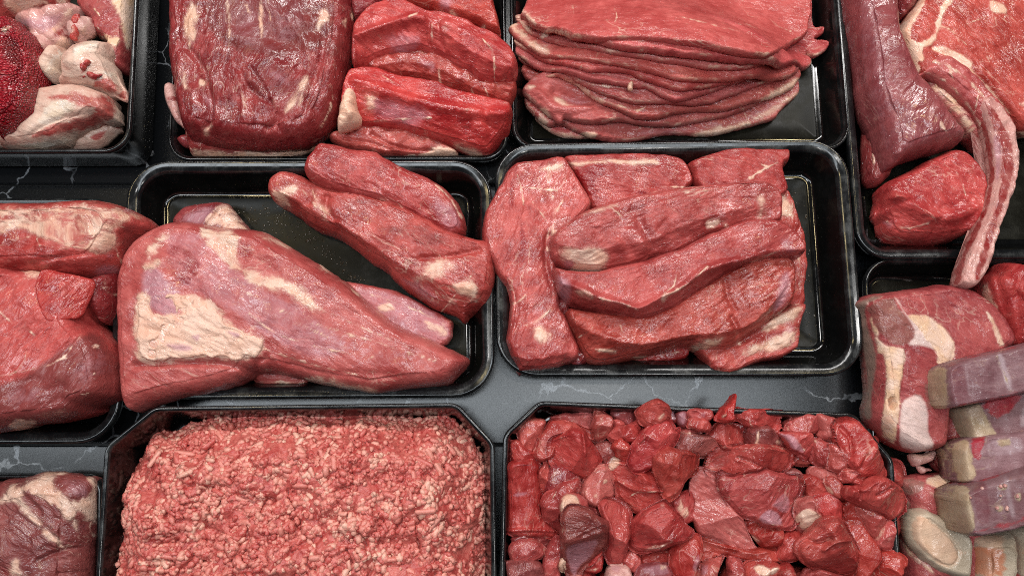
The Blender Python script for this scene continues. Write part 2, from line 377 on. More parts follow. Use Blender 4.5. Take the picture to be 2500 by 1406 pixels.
# ------------------------------------------------------------------ the piece builder
def fit_plane(p, z):
    c = p.mean(0); A = p - c; zc = z.mean()
    co, *_ = np.linalg.lstsq(A, z - zc, rcond=0.25)
    return lambda q: (q - c) @ co + zc
_seed = [0]
TOTAL = [0]
def piece(name, label, cat, fr, pts, th, mat='meat', R=None, e=0.42, dome=0.25, sig=9.0, ang=0.0, base=None, zoff=0.0, plane=None,
          fat=(), silver=(), blood=(), dark=(), lines=(), crease=(), ridge=(), lump=1.0, wrk=1.0, facets=0, step=None, rough_edge=0.7,
          parent=None, group=None, fr2=None, feather=12.0, noround=False, fwarp=0.0, kind=None, smooth_n=2, soft=1.0, edgefat=0.0, grow=1.0, bevel=(), clampx=None):
    """one solid piece: traced outline, rounded edges, draped on whatever lies below; th in mm"""
    _seed[0] += 1
    sd = _seed[0]; rng = np.random.RandomState(sd * 13 + 5)
    th = th / 1000.0
    px = P(fr, pts)
    if clampx: px[:, 0] = np.clip(px.mean(0)[0] + (px[:, 0] - px.mean(0)[0]) * grow, clampx[0], clampx[1] + np.maximum(px[:, 1] - 1122, -60) * 0.07); px[:, 1] = px[:, 1].mean() + (px[:, 1] - px[:, 1].mean()) * grow
    elif grow != 1.0: px = px.mean(0) + (px - px.mean(0)) * grow
    n = len(px)
    # where the outline sits
    if plane is not None:
        pp = P(fr, [(a, b) for a, b, _ in plane]); zz = np.array([c for _, _, c in plane]) / 1000.0
        zfit = fit_plane(pp, zz); zb = zfit(px)
    elif base is not None:
        zb = np.full(n, base / 1000.0)
    else:
        zb = np.full(n, 0.02)
        for _ in range(4):
            xy = unproj(px, zb + e * th)
            c = xy.mean(0); q = c + (xy - c) * 0.86
            zr = hm_get(q[:, 0], q[:, 1])
            for _k in range(2): zr = (np.roll(zr, 1) + zr + np.roll(zr, -1)) / 3
            zb = 0.65 * zr + 0.35 * zr.mean() + zoff / 1000.0
    xy = unproj(px, zb + e * th)
    poly = chaikin(xy, smooth_n, True)
    # slightly uneven outline
    nx = np.roll(poly, -1, 0) - np.roll(poly, 1, 0)
    nn = np.stack([-nx[:, 1], nx[:, 0]], 1) / (np.linalg.norm(nx, axis=1, keepdims=True) + 1e-9)
    poly = poly + nn * (rough_edge * 0.0011 * (perlin(poly[:, 0] * 140, poly[:, 1] * 140, sd) + 0.5 * perlin(poly[:, 0] * 420, poly[:, 1] * 420, sd + 9)))[:, None]
    lo, hi = poly.min(0), poly.max(0)
    if step is None:
        area = 0.5 * abs(np.dot(poly[:, 0], np.roll(poly[:, 1], -1)) - np.dot(poly[:, 1], np.roll(poly[:, 0], -1)))
        step = float(np.clip(math.sqrt(area / 22000.0) * 1000, 0.65, 1.15))
    step = min(step, 1000.0 * float(min(hi - lo)) / 7.0)
    s = step / 1000.0
    xs = np.arange(lo[0] - 2 * s, hi[0] + 3 * s, s); ys = np.arange(lo[1] - 2 * s, hi[1] + 3 * s, s)
    X, Y = np.meshgrid(xs, ys)
    d, qx, qy, ins = grid_sdf(X, Y, poly, s)
    keep = d > -0.5 * s
    db = boxblur(np.maximum(d, -2 * s), 1)
    gy, gx = np.gradient(db, s)
    gn = np.sqrt(gx * gx + gy * gy) + 1e-6
    # base
    if plane is not None:
        B = fit_plane(unproj(pp, zz), zz)(np.stack([X, Y], -1))
    elif base is not None:
        B = np.full(X.shape, base / 1000.0)
    else:
        b = hm_get(X, Y)
        wgt = np.where(d > 0.15 * np.max(d), 1.0, 0.02)
        r = max(1, int(sig / 1000.0 / s))
        B = (boxblur((b * 20) ** soft * wgt, r) / (boxblur(wgt, r) + 1e-9)) ** (1.0 / soft) / 20 + zoff / 1000.0
    if R is None: R = min(12.0, th * 1000 * 0.62)
    Rm = R / 1000.0
    snap = np.abs(d) < 0.5 * s
    dd = np.where(snap, 0.0, np.maximum(d, 0.0))
    a = np.clip(dd / Rm, 0, 1) * (np.pi / 2)
    Pr = np.sin(a)
    dn = Rm * (1 - np.cos(a))
    push = np.where(snap, 0.0, np.minimum(dd - np.minimum(dn, dd), 0.42 * Rm) * 0.85)
    VX = np.where(snap, qx, X - gx / gn * push * np.minimum(gn, 1))
    VY = np.where(snap, qy, Y - gy / gn * push * np.minimum(gn, 1))
    dm = max(np.max(d), 1e-4)
    ca, sa = math.cos(math.radians(ang)), math.sin(math.radians(ang))
    wu = fwarp * 0.02 * perlin(X * 12, Y * 12, sd + 40)
    U = X * ca + Y * sa; Vv = -X * sa + Y * ca + wu
    ed = 0.25 + 0.75 * Pr
    top = e * th + (1 - e) * th * Pr
    top = top + dome * th * (1 - (1 - np.clip(dd / dm, 0, 1)) ** 2)
    if facets:
        fh = np.full(X.shape, 1e9)
        cx, cy = poly.mean(0)
        a0 = rng.rand() * 6.28
        ext = 0.5 * max(hi - lo)
        for k in range(facets):
            aa = a0 + k * 6.283 / facets + rng.uniform(-.5, .5)
            sl = rng.uniform(0.30, 0.85)
            offx, offy = rng.uniform(-.35, .35, 2) * ext
            fh = np.minimum(fh, -sl * ((X - cx - offx) * math.cos(aa) + (Y - cy - offy) * math.sin(aa)))
        fh = fh - np.max(fh[ins]) if ins.any() else fh
        top = np.maximum(top + np.maximum(fh, -0.75 * th) * np.minimum(1, dd / (0.4 * Rm)), 0.3 * e * th + 0.0 * top + e * th * 0.4)
    la = lump * min(0.0016, 0.07 * th)
    lw = float(np.clip(dm * 0.9, 0.008, 0.024))
    top = top + ed * la * fbm(X / lw, Y / lw, sd, 2)
    top = top + ed * wrk * 0.0005 * perlin(U / 0.022, Vv / 0.0070, sd + 1)
    amod = 0.6 + 0.8 * np.clip(perlin(X / 0.035, Y / 0.035, sd + 8) + 0.3, 0, 1)
    top = top + ed * wrk * amod * 0.00030 * (0.35 - np.abs(perlin(U / 0.0115, Vv / 0.0046, sd + 2))) * 2.2
    top = top + ed * wrk * amod * 0.00028 * perlin(U / 0.0052, Vv / 0.0024, sd + 3)
    top = top - ed * wrk * 0.0005 * np.clip(0.22 - np.abs(perlin(U / 0.034, Vv / 0.013, sd + 5)), 0, 1) / 0.22 * np.clip(perlin(X / 0.03, Y / 0.03, sd + 6) * 3, 0, 1)
    zt = B + top
    pxy = proj(VX, VY, zt)
    PX, PY = pxy[..., 0], pxy[..., 1]
    sel = keep
    f0 = FR[fr2 or fr]; sc = f0[2]
    def near(q, pad):
        return (PX > q[:, 0].min() - pad) & (PX < q[:, 0].max() + pad) & (PY > q[:, 1].min() - pad) & (PY < q[:, 1].max() + pad)
    def falloff(l, wpx, nz=False):
        q = chaikin(P(fr2 or fr, l), 2, closed=False); w = wpx / sc * (0.62 if nz else 1.0)
        m = near(q, 3 * w); out = np.zeros(PX.shape)
        dl = seg_dist(PX[m], PY[m], q, False)[0]
        if nz: dl = np.abs(dl * (1 + 0.8 * perlin(PX[m] / 15, PY[m] / 15, sd)) + 1.2 * perlin(PX[m] / 9, PY[m] / 9, sd + 4))
        out[m] = np.exp(-(dl / w) ** 2)
        return out
    for (l, drop) in bevel:                       # a cut front face sloping down from a ridge line to the lower outline
        q = chaikin(P(fr2 or fr, l), 2, closed=False); q = q[np.argsort(q[:, 0])]
        ry = np.interp(PX, q[:, 0], q[:, 1]) + 2.5 * perlin(PX / 17, PY / 60, sd + 21)
        inx = np.clip((PX - q[0, 0]) / 25, 0, 1) * np.clip((q[-1, 0] - PX) / 25, 0, 1)
        below = np.maximum(PY - ry, 0) / 2700.0
        tt = below / (below + np.maximum(dd, 0) + 1e-5)
        zt = zt - drop / 1000.0 * tt * inx
    for (l, wpx, dep) in crease:
        zt = zt - dep / 1000.0 * falloff(l, wpx) * ed
    for (l, wpx, dep) in ridge:
        zt = zt + dep / 1000.0 * falloff(l, wpx) * ed
    pm = np.zeros(X.shape + (4,))
    def addpoly(ch, polys):
        for pl in polys:
            st = 1.0
            if isinstance(pl, tuple): pl, st = pl
            q = chaikin(P(fr2 or fr, pl), 1)
            fe = min(feather, 0.30 * min(np.ptp(q[:, 0]), np.ptp(q[:, 1])) + 1.0)
            m = near(q, fe)
            dq, _, _, iq = seg_dist(PX[m], PY[m], q, True)
            sg = np.where(iq, dq, -dq)
            pm[..., ch][m] = np.maximum(pm[..., ch][m], st * np.clip(0.5 + sg / (2 * fe), 0, 1))
    addpoly(0, fat); addpoly(1, silver); addpoly(2, blood); addpoly(3, dark)
    for (l, wpx, st) in lines:
        pm[..., 0] = np.maximum(pm[..., 0], st * falloff(l, wpx, True) * np.clip(0.72 + 0.75 * perlin(PX / 34, PY / 34, sd + 31), 0.2, 1.0))
    if edgefat:
        pm[..., 0] = np.maximum(pm[..., 0], edgefat * np.exp(-((dd - 0.6 * Rm) / (0.0011)) ** 2) * np.clip(0.6 + 0.9 * perlin(X / 0.02, Y / 0.02, sd + 60), 0, 1))
    # raised edge of the fat
    zt = zt + 0.0006 * np.clip(pm[..., 0] - 0.3, 0, 1)
    # index
    idx = -np.ones(X.shape, int); idx[sel] = np.arange(sel.sum())
    q = np.stack([idx[:-1, :-1], idx[:-1, 1:], idx[1:, 1:], idx[1:, :-1]], -1).reshape(-1, 4)
    q = q[(q >= 0).all(1)]
    used = np.zeros(sel.sum(), bool); used[q.ravel()] = True
    remap = -np.ones(sel.sum(), int); remap[used] = np.arange(used.sum())
    q = remap[q]
    V = np.stack([VX[sel], VY[sel], zt[sel]], 1)[used]
    Bv = B[sel][used]; gxs, gys = (gx / gn)[sel][used], (gy / gn)[sel][used]
    pmv = pm[sel][used]; uv = np.stack([U[sel], Vv[sel]], 1)[used]
    # boundary edges -> rounded underside
    E = np.concatenate([q[:, [0, 1]], q[:, [1, 2]], q[:, [2, 3]], q[:, [3, 0]]])
    key = E[:, 0].astype(np.int64) * (len(V) + 1) + E[:, 1]; rk = E[:, 1].astype(np.int64) * (len(V) + 1) + E[:, 0]
    bd = E[~np.isin(key, rk)]
    bv = np.unique(bd)
    m1 = -np.ones(len(V), int); m1[bv] = len(V) + np.arange(len(bv))
    m2 = -np.ones(len(V), int); m2[bv] = len(V) + len(bv) + np.arange(len(bv))
    hb = np.maximum(V[bv, 2] - Bv[bv], 0.0006)
    ins1 = 0.12 * Rm; ins2 = 0.55 * Rm
    V1 = np.stack([V[bv, 0] + gxs[bv] * ins1, V[bv, 1] + gys[bv] * ins1, V[bv, 2] - 0.6 * hb], 1)
    V2 = np.stack([V[bv, 0] + gxs[bv] * ins2, V[bv, 1] + gys[bv] * ins2, V[bv, 2] - 1.0 * hb], 1)
    C = V2.mean(0, keepdims=True)
    nV = len(V)
    q1 = np.stack([bd[:, 1], bd[:, 0], m1[bd[:, 0]], m1[bd[:, 1]]], 1)
    q2 = np.stack([m1[bd[:, 1]], m1[bd[:, 0]], m2[bd[:, 0]], m2[bd[:, 1]]], 1)
    ci = nV + 2 * len(bv)
    tr = np.stack([m2[bd[:, 1]], m2[bd[:, 0]], np.full(len(bd), ci)], 1)
    AV = np.concatenate([V, V1, V2, C])
    pma = np.concatenate([pmv, pmv[bv], pmv[bv], np.zeros((1, 4))])
    uva = np.concatenate([uv, uv[bv], uv[bv], uv[:1]])
    off = rng.rand(3) * 3.0
    fc = np.c_[uva, AV[:, 2]] + off
    hm_max(V[:, 0], V[:, 1], V[:, 2])
    loc = (float(V[:, 0].mean()), float(V[:, 1].mean()), float(Bv.min()))
    if parent is not None: pass
    me = mesh_np(name, AV - np.array(loc), np.concatenate([q, q1, q2]), tr, M[mat])
    attr(me, 'pm', 'FLOAT_COLOR', pma); attr(me, 'fc', 'FLOAT_VECTOR', fc)
    TOTAL[0] += 2 * (len(q) + len(q1) + len(q2)) + len(tr)
    return link(name, me, parent, loc, label, cat, group, kind)

def subpiece(name, parent, fr, pts, th, mat, label=None, **kw):
    return piece(name, label, None, fr, pts, th, mat, parent=parent, **kw)

def strip(pts, widths):
    """outline of a band along a centre line (photo or crop pixels)"""
    p = np.array(pts, float); wd = np.array(widths, float)
    t = np.gradient(p, axis=0); t /= np.linalg.norm(t, axis=1, keepdims=True)
    nrm = np.stack([-t[:, 1], t[:, 0]], 1)
    return [tuple(v) for v in np.concatenate([p + nrm * wd[:, None] / 2, (p - nrm * wd[:, None] / 2)[::-1]])]
# ------------------------------------------------------------------ the counter
def quad_px(pts, z): return unproj(np.array(pts, float), z)
yj1 = float(unproj([100, 452], 0.0)[1]); yj2 = float(unproj([700, 1085], 0.0)[1])
pitch = yj1 - yj2
def slab_mesh(x0, x1, y0, y1, z0, z1):
    c = 0.0012
    V = []
    for (ax, ay, bx, by, z) in ((x0, y0, x1, y1, z0), (x0, y0, x1, y1, z1 - c), (x0 + c, y0 + c, x1 - c, y1 - c, z1)):
        V += [(ax, ay, z), (bx, ay, z), (bx, by, z), (ax, by, z)]
    Q = []
    for k in (0, 4):
        for i in range(4):
            j = (i + 1) % 4
            Q.append((k + i, k + j, k + 4 + j, k + 4 + i))
    Q += [(8, 9, 10, 11), (3, 2, 1, 0)]
    return mesh_np('slab', np.array(V), np.array(Q), None, M['marble'], smooth=False)
cb = mesh_np('counter', np.array([(-1.0, -0.6, -0.02), (1.0, -0.6, -0.02), (1.0, 0.75, -0.02), (-1.0, 0.75, -0.02),
                                  (-1.0, -0.6, -0.006), (1.0, -0.6, -0.006), (1.0, 0.75, -0.006), (-1.0, 0.75, -0.006)]),
             np.array([(4, 5, 6, 7), (3, 2, 1, 0), (0, 1, 5, 4), (1, 2, 6, 5), (2, 3, 7, 6), (3, 0, 4, 7)]), None, M['joint'], smooth=False)
counter = link('counter', cb, kind='structure')
for k in range(-1, 4):
    ya = yj2 - pitch + k * pitch
    link('slab', slab_mesh(-0.99, 0.99, ya + 0.0009, ya + pitch - 0.0009, -0.005, 0.0), counter)
HM[:] = 0.0

# ------------------------------------------------------------------ trays
def round_loop(poly, rad, inset, nseg=9):
    """rounded polygon, counter-clockwise, inset by a distance"""
    n = len(poly); out = []
    for i in range(n):
        p0, p1, p2 = poly[i - 1], poly[i], poly[(i + 1) % n]
        d1 = (p1 - p0) / np.linalg.norm(p1 - p0); d2 = (p2 - p1) / np.linalg.norm(p2 - p1)
        n1, n2 = np.array([-d1[1], d1[0]]), np.array([-d2[1], d2[0]])
        ct = np.clip(np.dot(d1, d2), -1, 1); half = math.acos(ct) / 2
        bis = (n1 + n2) / np.linalg.norm(n1 + n2)
        r = rad[i]
        c = p1 + bis * (r / math.cos(half))
        rr = max(r - inset, 0.0015)
        shift = 0.0 if r - inset > 0.0015 else (inset - r + 0.0015) / math.cos(half)
        c = c + bis * shift
        a1 = math.atan2(-n1[1], -n1[0]); a2 = math.atan2(-n2[1], -n2[0])
        while a2 < a1: a2 += 2 * math.pi
        for k in range(nseg + 1):
            a = a1 + (a2 - a1) * k / nseg
            out.append(c + rr * np.array([math.cos(a), math.sin(a)]))
    return np.array(out)
def tray(label, pts, rad_px, zr, zf, rimw, wallin, style='flat'):
    """pts: rim corners in photo pixels, clockwise in the picture; zr, zf, rimw, wallin in mm"""
    zr, zf, rimw, wallin = zr / 1000, zf / 1000, rimw / 1000, wallin / 1000
    poly = unproj(np.array(pts, float), zr)[::-1]
    ar = 0.5 * (np.dot(poly[:, 0], np.roll(poly[:, 1], -1)) - np.dot(poly[:, 1], np.roll(poly[:, 0], -1)))
    if ar < 0: poly = poly[::-1]
    rad = [rad_px / 2800.0 * (1 if not hasattr(rad_px, '__len__') else 1)] * len(poly)
    L = lambda ins: round_loop(poly, rad, ins)
    if style == 'flat':
        rim = [(0.0012, zr - 0.0075), (0.0, zr - 0.0060), (0.0, zr - 0.0022), (0.0006, zr - 0.0008), (0.0018, zr), (0.0030, zr - 0.0003), (rimw * 0.5, zr - 0.0003 - (rimw * 0.5 - 0.003) * 0.24), (rimw * 0.88, zr - 0.0003 - (rimw * 0.88 - 0.003) * 0.26), (rimw, zr - 0.0034), (rimw + 0.0008, zr - 0.0056)]
        under = rimw * 0.8
    else:
        rim = [(0.0008, zr - 0.0062), (0.0, zr - 0.0050), (0.0, zr - 0.0016), (0.0005, zr - 0.0005), (0.0014, zr), (rimw * 0.7, zr - 0.0002), (rimw, zr - 0.0010), (rimw + 0.0005, zr - 0.0028)]
        under = rimw * 0.9
    h = rim[-1][1] - zf
    i0 = rim[-1][0]
    bas = [(i0, rim[-1][1])]
    for k in range(1, 5):
        bas.append((i0 + wallin * 0.62 * k / 4, rim[-1][1] - h * 0.80 * k / 4))
    for k in range(1, 6):
        a = k / 5 * math.pi / 2
        bas.append((i0 + wallin * (0.62 + 0.38 * (1 - math.cos(a)) * 1.0) + 0.0, rim[-1][1] - h * (0.80 + 0.20 * math.sin(a))))
    bas.append((bas[-1][0] + 0.0016, zf + 0.0002))
    flo = [bas[-1], (bas[-1][0] + 0.0012, zf - 0.0006), (bas[-1][0] + 0.02, zf - 0.0006)]
    outer = [(rim[0][0] + under, rim[0][1] - 0.0005), (i0 + wallin * 0.5 - 0.002, 0.0065), (i0 + wallin * 0.8, 0.0012)]
    def build(name, prof, mat, cap_last=False, cap_first=False):
        loops = [L(i) for i, _ in prof]; m = len(loops[0])
        V = np.concatenate([np.c_[lp, np.full(m, z)] for lp, (_, z) in zip(loops, prof)])
        Q = []
        ii = np.arange(m); jj = (ii + 1) % m
        for k in range(len(prof) - 1):
            Q.append(np.stack([k * m + ii, k * m + jj, (k + 1) * m + jj, (k + 1) * m + ii], 1))
        T = None
        if cap_last:
            c = loops[-1].mean(0); V = np.concatenate([V, [[c[0], c[1], prof[-1][1]]]])
            k = len(prof) - 1
            T = np.stack([k * m + ii, k * m + jj, np.full(m, len(V) - 1)], 1)
        return mesh_np(name, V - np.array([*cen, 0.0]), np.concatenate(Q), T, mat)
    cen = poly.mean(0)
    root = bpy.data.objects.new('display_tray', None); COL.objects.link(root)
    root.location = (cen[0], cen[1], 0.0); root.empty_display_size = 0.02
    root['label'] = label; root['category'] = 'tray'; root['group'] = 'black display trays on the counter'
    link('rim', build('rim', outer[::-1] + rim if False else [(rim[0][0] + under, rim[0][1] - 0.0005)] + rim, M['rim']), root, (cen[0], cen[1], 0))
    link('wall', build('wall', bas, M['basin']), root, (cen[0], cen[1], 0))
    link('floor', build('floor', flo, M['floor'], cap_last=True), root, (cen[0], cen[1], 0))
    sk = [None] + outer[::-1]
    link('outer_wall', build('outer_wall', sk[1:] , M['basin']), root, (cen[0], cen[1], 0))
    # heights for draping
    hm_poly(L(0.0), zr); hm_poly(L(rim[-1][0]), zf + 0.6 * h); hm_poly(L(i0 + wallin * 0.45), zf + 0.3 * h); hm_poly(L(bas[-1][0]), zf)
    return root

tray('deep thin rimmed black tray of bones beside the biggest dark roast', [(-560, -230), (348, -230), (314, 372), (-560, 375)], 62, 60, 8, 3.5, 9, 'thin')
tray('black tray under the big dark roast and the red steak strips', [(434, -190), (1232, -190), (1240, 391), (406, 393)], 62, 30, 5, 5, 11)
tray('black tray under the layered stack of thin beef slices', [(1242, -190), (2034, -190), (2080, 366), (1250, 366)], 66, 30, 5, 5, 13)
tray('black tray holding the tenderloin and the long boned rib steak', [(2026, -190), (2920, -190), (2940, 630), (2096, 632)], 78, 31, 5, 9, 12)
tray('black tray under the roast with a cream fat cap', [(-560, 482), (302, 483), (290, 1082), (-560, 1088)], 95, 34, 6, 9, 12)
tray('black tray holding the pointed roast marbled with cream fat', [(307, 392), (1199, 390), (1209, 969), (301, 976)], 98, 36, 6, 10, 13)
tray('black tray holding the layered red steak strips, bare floor at its right', [(1208, 350), (2067, 338), (2117, 918), (1212, 919)], 98, 36, 6, 10, 15)
tray('black tray under the sawn steak and the stacked shank slices', [(2110, 630), (2960, 630), (3000, 1600), (2150, 1600)], 70, 27, 4, 4, 10)
tray('black tray with the brownish flank piece below the fat capped roast', [(-560, 1158), (247, 1157), (240, 1800), (-560, 1800)], 45, 26, 5, 4, 10)
tray('deep black tray with cut corners full of ground beef', [(376, 992), (1116, 983), (1208, 1082), (1216, 1700), (212, 1700), (254, 1090)], 42, 50, 5, 4.0, 11, 'thin')
tray('deep black tray with cut corners full of stewing cubes', [(1316, 978), (2086, 1008), (2183, 1122), (2222, 1700), (1212, 1700), (1228, 1060)], 42, 50, 5, 4.0, 11, 'thin')
# ================================================================== bones tray (top left)
G1 = 'bones and trimmings in the top left tray'
piece('fat_trimming', 'pale fat trimming low in the corner of the bones tray', 'fat', 'c1', [(300, 1010), (420, 950), (500, 915), (620, 850), (720, 825), (815, 815), (800, 880), (730, 940), (630, 990)], 18, 'bone', blood=[[(600, 900), (700, 860), (690, 890), (640, 930)], [(740, 830), (800, 820), (790, 860)]], base=22, group=G1, smooth_n=1, rough_edge=2.0)
piece('meat_trimming', 'red edged pale steak slice in the top corner of the bones tray', 'meat', 'c1', [(540, 60), (620, -10), (700, -120), (905, -120), (895, 60), (885, 240), (870, 350), (860, 430), (850, 490), (790, 490), (755, 400), (750, 300), (640, 250), (640, 170), (580, 130)], 26, 'tbone', base=26, R=3.5, group=G1, smooth_n=1, rough_edge=2.0, ang=60,
      fat=[[(740, -60), (900, -60), (890, 100), (870, 340), (840, 330), (820, 200), (800, 110), (760, 40)], ([(640, 240), (690, 240), (800, 260), (760, 330), (690, 270)], 0.9)], lines=[([(640, 180), (690, 230), (780, 260)], 9, 0.8), ([(620, 60), (660, 110)], 8, 0.7)])
piece('meaty_bone', 'big pinkish joint bone plate in the middle of the bones tray', 'bone', 'c1', [(-20, 170), (110, 105), (300, 70), (420, 50), (520, 40), (580, 80), (520, 150), (470, 210), (480, 260), (490, 310), (440, 350), (380, 400), (330, 480), (300, 520), (270, 420), (240, 300), (200, 210), (120, 180)], 26, 'pale', base=34, group=G1, smooth_n=1, rough_edge=2.0, ang=-40, lump=1.6,
      silver=[([(60, 160), (200, 110), (440, 80), (400, 160), (300, 230), (230, 200)], 0.9)], blood=[([(330, 240), (440, 150), (470, 170), (380, 260)], 0.8), [(420, 230), (470, 240), (440, 270)]], fat=[([(340, 300), (420, 240), (480, 290), (430, 340), (350, 400)], 0.8), ([(430, 80), (500, 50), (430, 150), (330, 230), (320, 215), (420, 130)], 0.75)])
piece('meaty_bone', 'red and white bone end cut off by the top left corner of the photo', 'bone', 'c1', [(-160, -160), (430, -160), (455, 20), (400, 55), (330, 75), (250, 65), (150, 95), (90, 120), (30, 165), (-160, 230)], 30, 'bright', base=46, group=G1, smooth_n=1, rough_edge=2.0, lump=1.6, fat=[[(30, 20), (110, -60), (250, -20), (290, 20), (220, 60), (110, 110), (70, 70)], [(370, 0), (440, -20), (440, 50), (390, 60)], [(270, 0), (330, 20), (320, 60)]])
piece('meat_trimming', 'small pink fat knob above the sawn knuckle bone', 'meat', 'c1', [(460, 200), (520, 145), (600, 125), (645, 160), (635, 220), (590, 255), (540, 305), (490, 285)], 20, 'pale', base=44, group=G1, smooth_n=1, rough_edge=2.0, lump=2, fat=[([(500, 200), (580, 160), (560, 230)], 0.7)], blood=[[(600, 120), (650, 110), (640, 170), (610, 160)]])
piece('cartilage', 'shiny white cartilage knob beside the sawn knuckle bone', 'cartilage', 'c1', [(305, 560), (300, 480), (345, 415), (375, 350), (440, 335), (475, 375), (460, 440), (430, 480), (442, 520), (395, 552)], 26, 'bone', base=42, group=G1, smooth_n=1, rough_edge=2.0, R=7.0, fat=[[(290, 570), (290, 460), (370, 340), (480, 330), (480, 400), (440, 530)]], wrk=0.4)
piece('knuckle_bone', 'cream wedge of sawn knuckle bone with a red marrow stripe', 'bone', 'c1', [(395, 590), (430, 530), (468, 455), (465, 380), (500, 310), (570, 270), (660, 265), (740, 288), (757, 310), (750, 400), (780, 460), (800, 540), (830, 600), (838, 670), (770, 645), (720, 632), (600, 605), (500, 598)], 34, 'bone', base=40, R=4.5, facets=4, group=G1, smooth_n=1, rough_edge=2.0, wrk=0.5,
      blood=[([(515, 520), (545, 440), (575, 430), (570, 470), (540, 530), (500, 570), (460, 580)], 0.75), [(610, 570), (640, 530), (700, 510), (740, 540), (780, 590), (750, 620), (680, 600)], [(770, 640), (820, 590), (840, 670)]], fat=[[(480, 350), (530, 290), (650, 270), (640, 320), (560, 350), (490, 400)], ([(620, 480), (700, 470), (760, 470), (780, 560), (720, 500)], 0.7)], crease=[([(700, 420), (740, 480), (790, 590)], 14, 3)], ridge=[([(500, 330), (650, 300), (745, 310)], 18, 3)])
piece('rib_bone', 'red and cream rib bone lying across the bottom of the bones tray', 'bone', 'c1', [(40, 962), (150, 910), (240, 830), (285, 700), (300, 630), (440, 598), (600, 608), (750, 640), (772, 690), (785, 760), (805, 822), (700, 815), (600, 850), (510, 905), (470, 945), (330, 992), (150, 1004), (60, 990)], 32, 'bone', base=34, R=5.0, group=G1, smooth_n=1, rough_edge=2.0, ang=-20,
      blood=[[(300, 640), (440, 615), (600, 625), (740, 650), (770, 760), (700, 800), (560, 780), (640, 720), (500, 680), (380, 660)], [(170, 910), (330, 830), (560, 770), (760, 770), (700, 810), (500, 870), (300, 900)]], fat=[([(250, 820), (300, 700), (420, 650), (500, 700), (400, 780)], 0.9), ([(50, 970), (160, 920), (440, 900), (470, 940), (320, 990)], 0.6)], crease=[([(200, 880), (330, 800), (560, 740), (760, 730)], 16, 2)])
piece('bone_slab', 'crimson bumpy slab standing along the left of the bones tray', 'bone', 'c1', [(0, 190), (60, 172), (140, 158), (192, 200), (242, 270), (290, 340), (302, 450), (297, 550), (290, 650), (270, 750), (220, 822), (150, 880), (60, 932), (36, 944), (25, 850), (36, 700), (30, 500), (8, 400), (-4, 300)], 34, 'spongy', base=50, R=6.0, group=G1, smooth_n=1, rough_edge=2.0, lump=1.5, ang=80,
      fat=[([(5, 190), (80, 170), (60, 200), (20, 230)], 0.8)], dark=[[(10, 250), (80, 230), (130, 330), (130, 430), (60, 420), (20, 380)]], crease=[([(20, 240), (90, 300), (135, 400), (125, 470), (95, 540)], 22, 4)])
piece('bone_slab', 'pink sliver of bone at the left photo edge beside the crimson slab', 'bone', 'c1', [(-160, 290), (-10, 290), (12, 400), (35, 600), (30, 850), (40, 940), (0, 975), (-160, 980)], 34, 'bone', base=44, R=4.5, group=G1, smooth_n=1, rough_edge=2.0, blood=[([(-60, 300), (0, 320), (10, 700), (-60, 700)], 0.8), [(0, 930), (30, 950), (0, 975)]], lines=[([(10, 400), (28, 600), (24, 850)], 14, 0.9)])

piece('meat_shred', 'small red meat shred on the sawn knuckle bone', 'meat', 'c1', [(612, 575), (635, 540), (680, 520), (735, 540), (780, 590), (770, 625), (700, 610), (650, 600)], 4, 'bright', R=2.5, lump=3, wrk=2.5, rough_edge=3.0, zoff=-1.5, step=0.6, group=G1, fat=[([(612, 575), (635, 540), (680, 520), (735, 540)], 0.5)])
piece('meat_shred', 'red shred at the right tip of the sawn knuckle bone', 'meat', 'c1', [(765, 640), (790, 600), (832, 590), (842, 670), (800, 665)], 4, 'bright', R=2.5, lump=3, wrk=2.5, rough_edge=3.0, zoff=-1.5, step=0.6, group=G1, fat=[([(765, 640), (790, 600), (832, 590), (842, 670)], 0.5)])
piece('meat_shred', 'pink shred under the red and white bone end', 'meat', 'c1', [(400, 50), (440, 20), (470, 60), (450, 110), (410, 100)], 4, 'bright', R=2.5, lump=3, wrk=2.5, rough_edge=3.0, zoff=-1.5, step=0.6, group=G1, fat=[([(400, 50), (440, 20), (470, 60), (450, 110)], 0.5)])
piece('meat_shred', 'pink shred left of the pale fat knob', 'meat', 'c1', [(440, 170), (480, 150), (500, 190), (470, 240), (440, 230)], 4, 'bright', R=2.5, lump=3, wrk=2.5, rough_edge=3.0, zoff=-1.5, step=0.6, group=G1, fat=[([(440, 170), (480, 150), (500, 190), (470, 240)], 0.5)])

# ================================================================== big roast and strips (second tray)
piece('meat_scrap', 'pale scrap poking out left of the big dark roast', 'meat', 'c2', [(15, 600), (60, 583), (100, 620), (130, 750), (170, 900), (110, 880), (40, 770), (15, 690)], 14, 'pale', base=22, lines=[([(25, 690), (60, 680), (100, 690)], 14, 0.1)], blood=[[(20, 680), (90, 670), (110, 700), (40, 705)]])
piece('meat_scrap', 'small red corner of meat low at the left of the big dark roast', 'meat', 'c2', [(88, 970), (150, 935), (230, 960), (230, 1040), (175, 1038), (120, 1010)], 10, 'deep', base=14)
piece('fat_slab', 'flat red slab with a peach fat edge under the big roast', 'meat', 'c2', [(150, 900), (400, 920), (800, 950), (1060, 930), (1118, 975), (1100, 1010), (1050, 1052), (900, 1092), (740, 1116), (600, 1100), (400, 1106), (215, 1098), (185, 1050)], 22, 'deep', base=9, R=9,
      fat=[[(190, 1048), (300, 1062), (600, 1075), (900, 1050), (1120, 970), (1120, 1010), (1050, 1060), (900, 1100), (740, 1125), (600, 1110), (400, 1115), (210, 1105)], [(770, 1020), (820, 1000), (860, 1040), (830, 1062), (780, 1060)]])
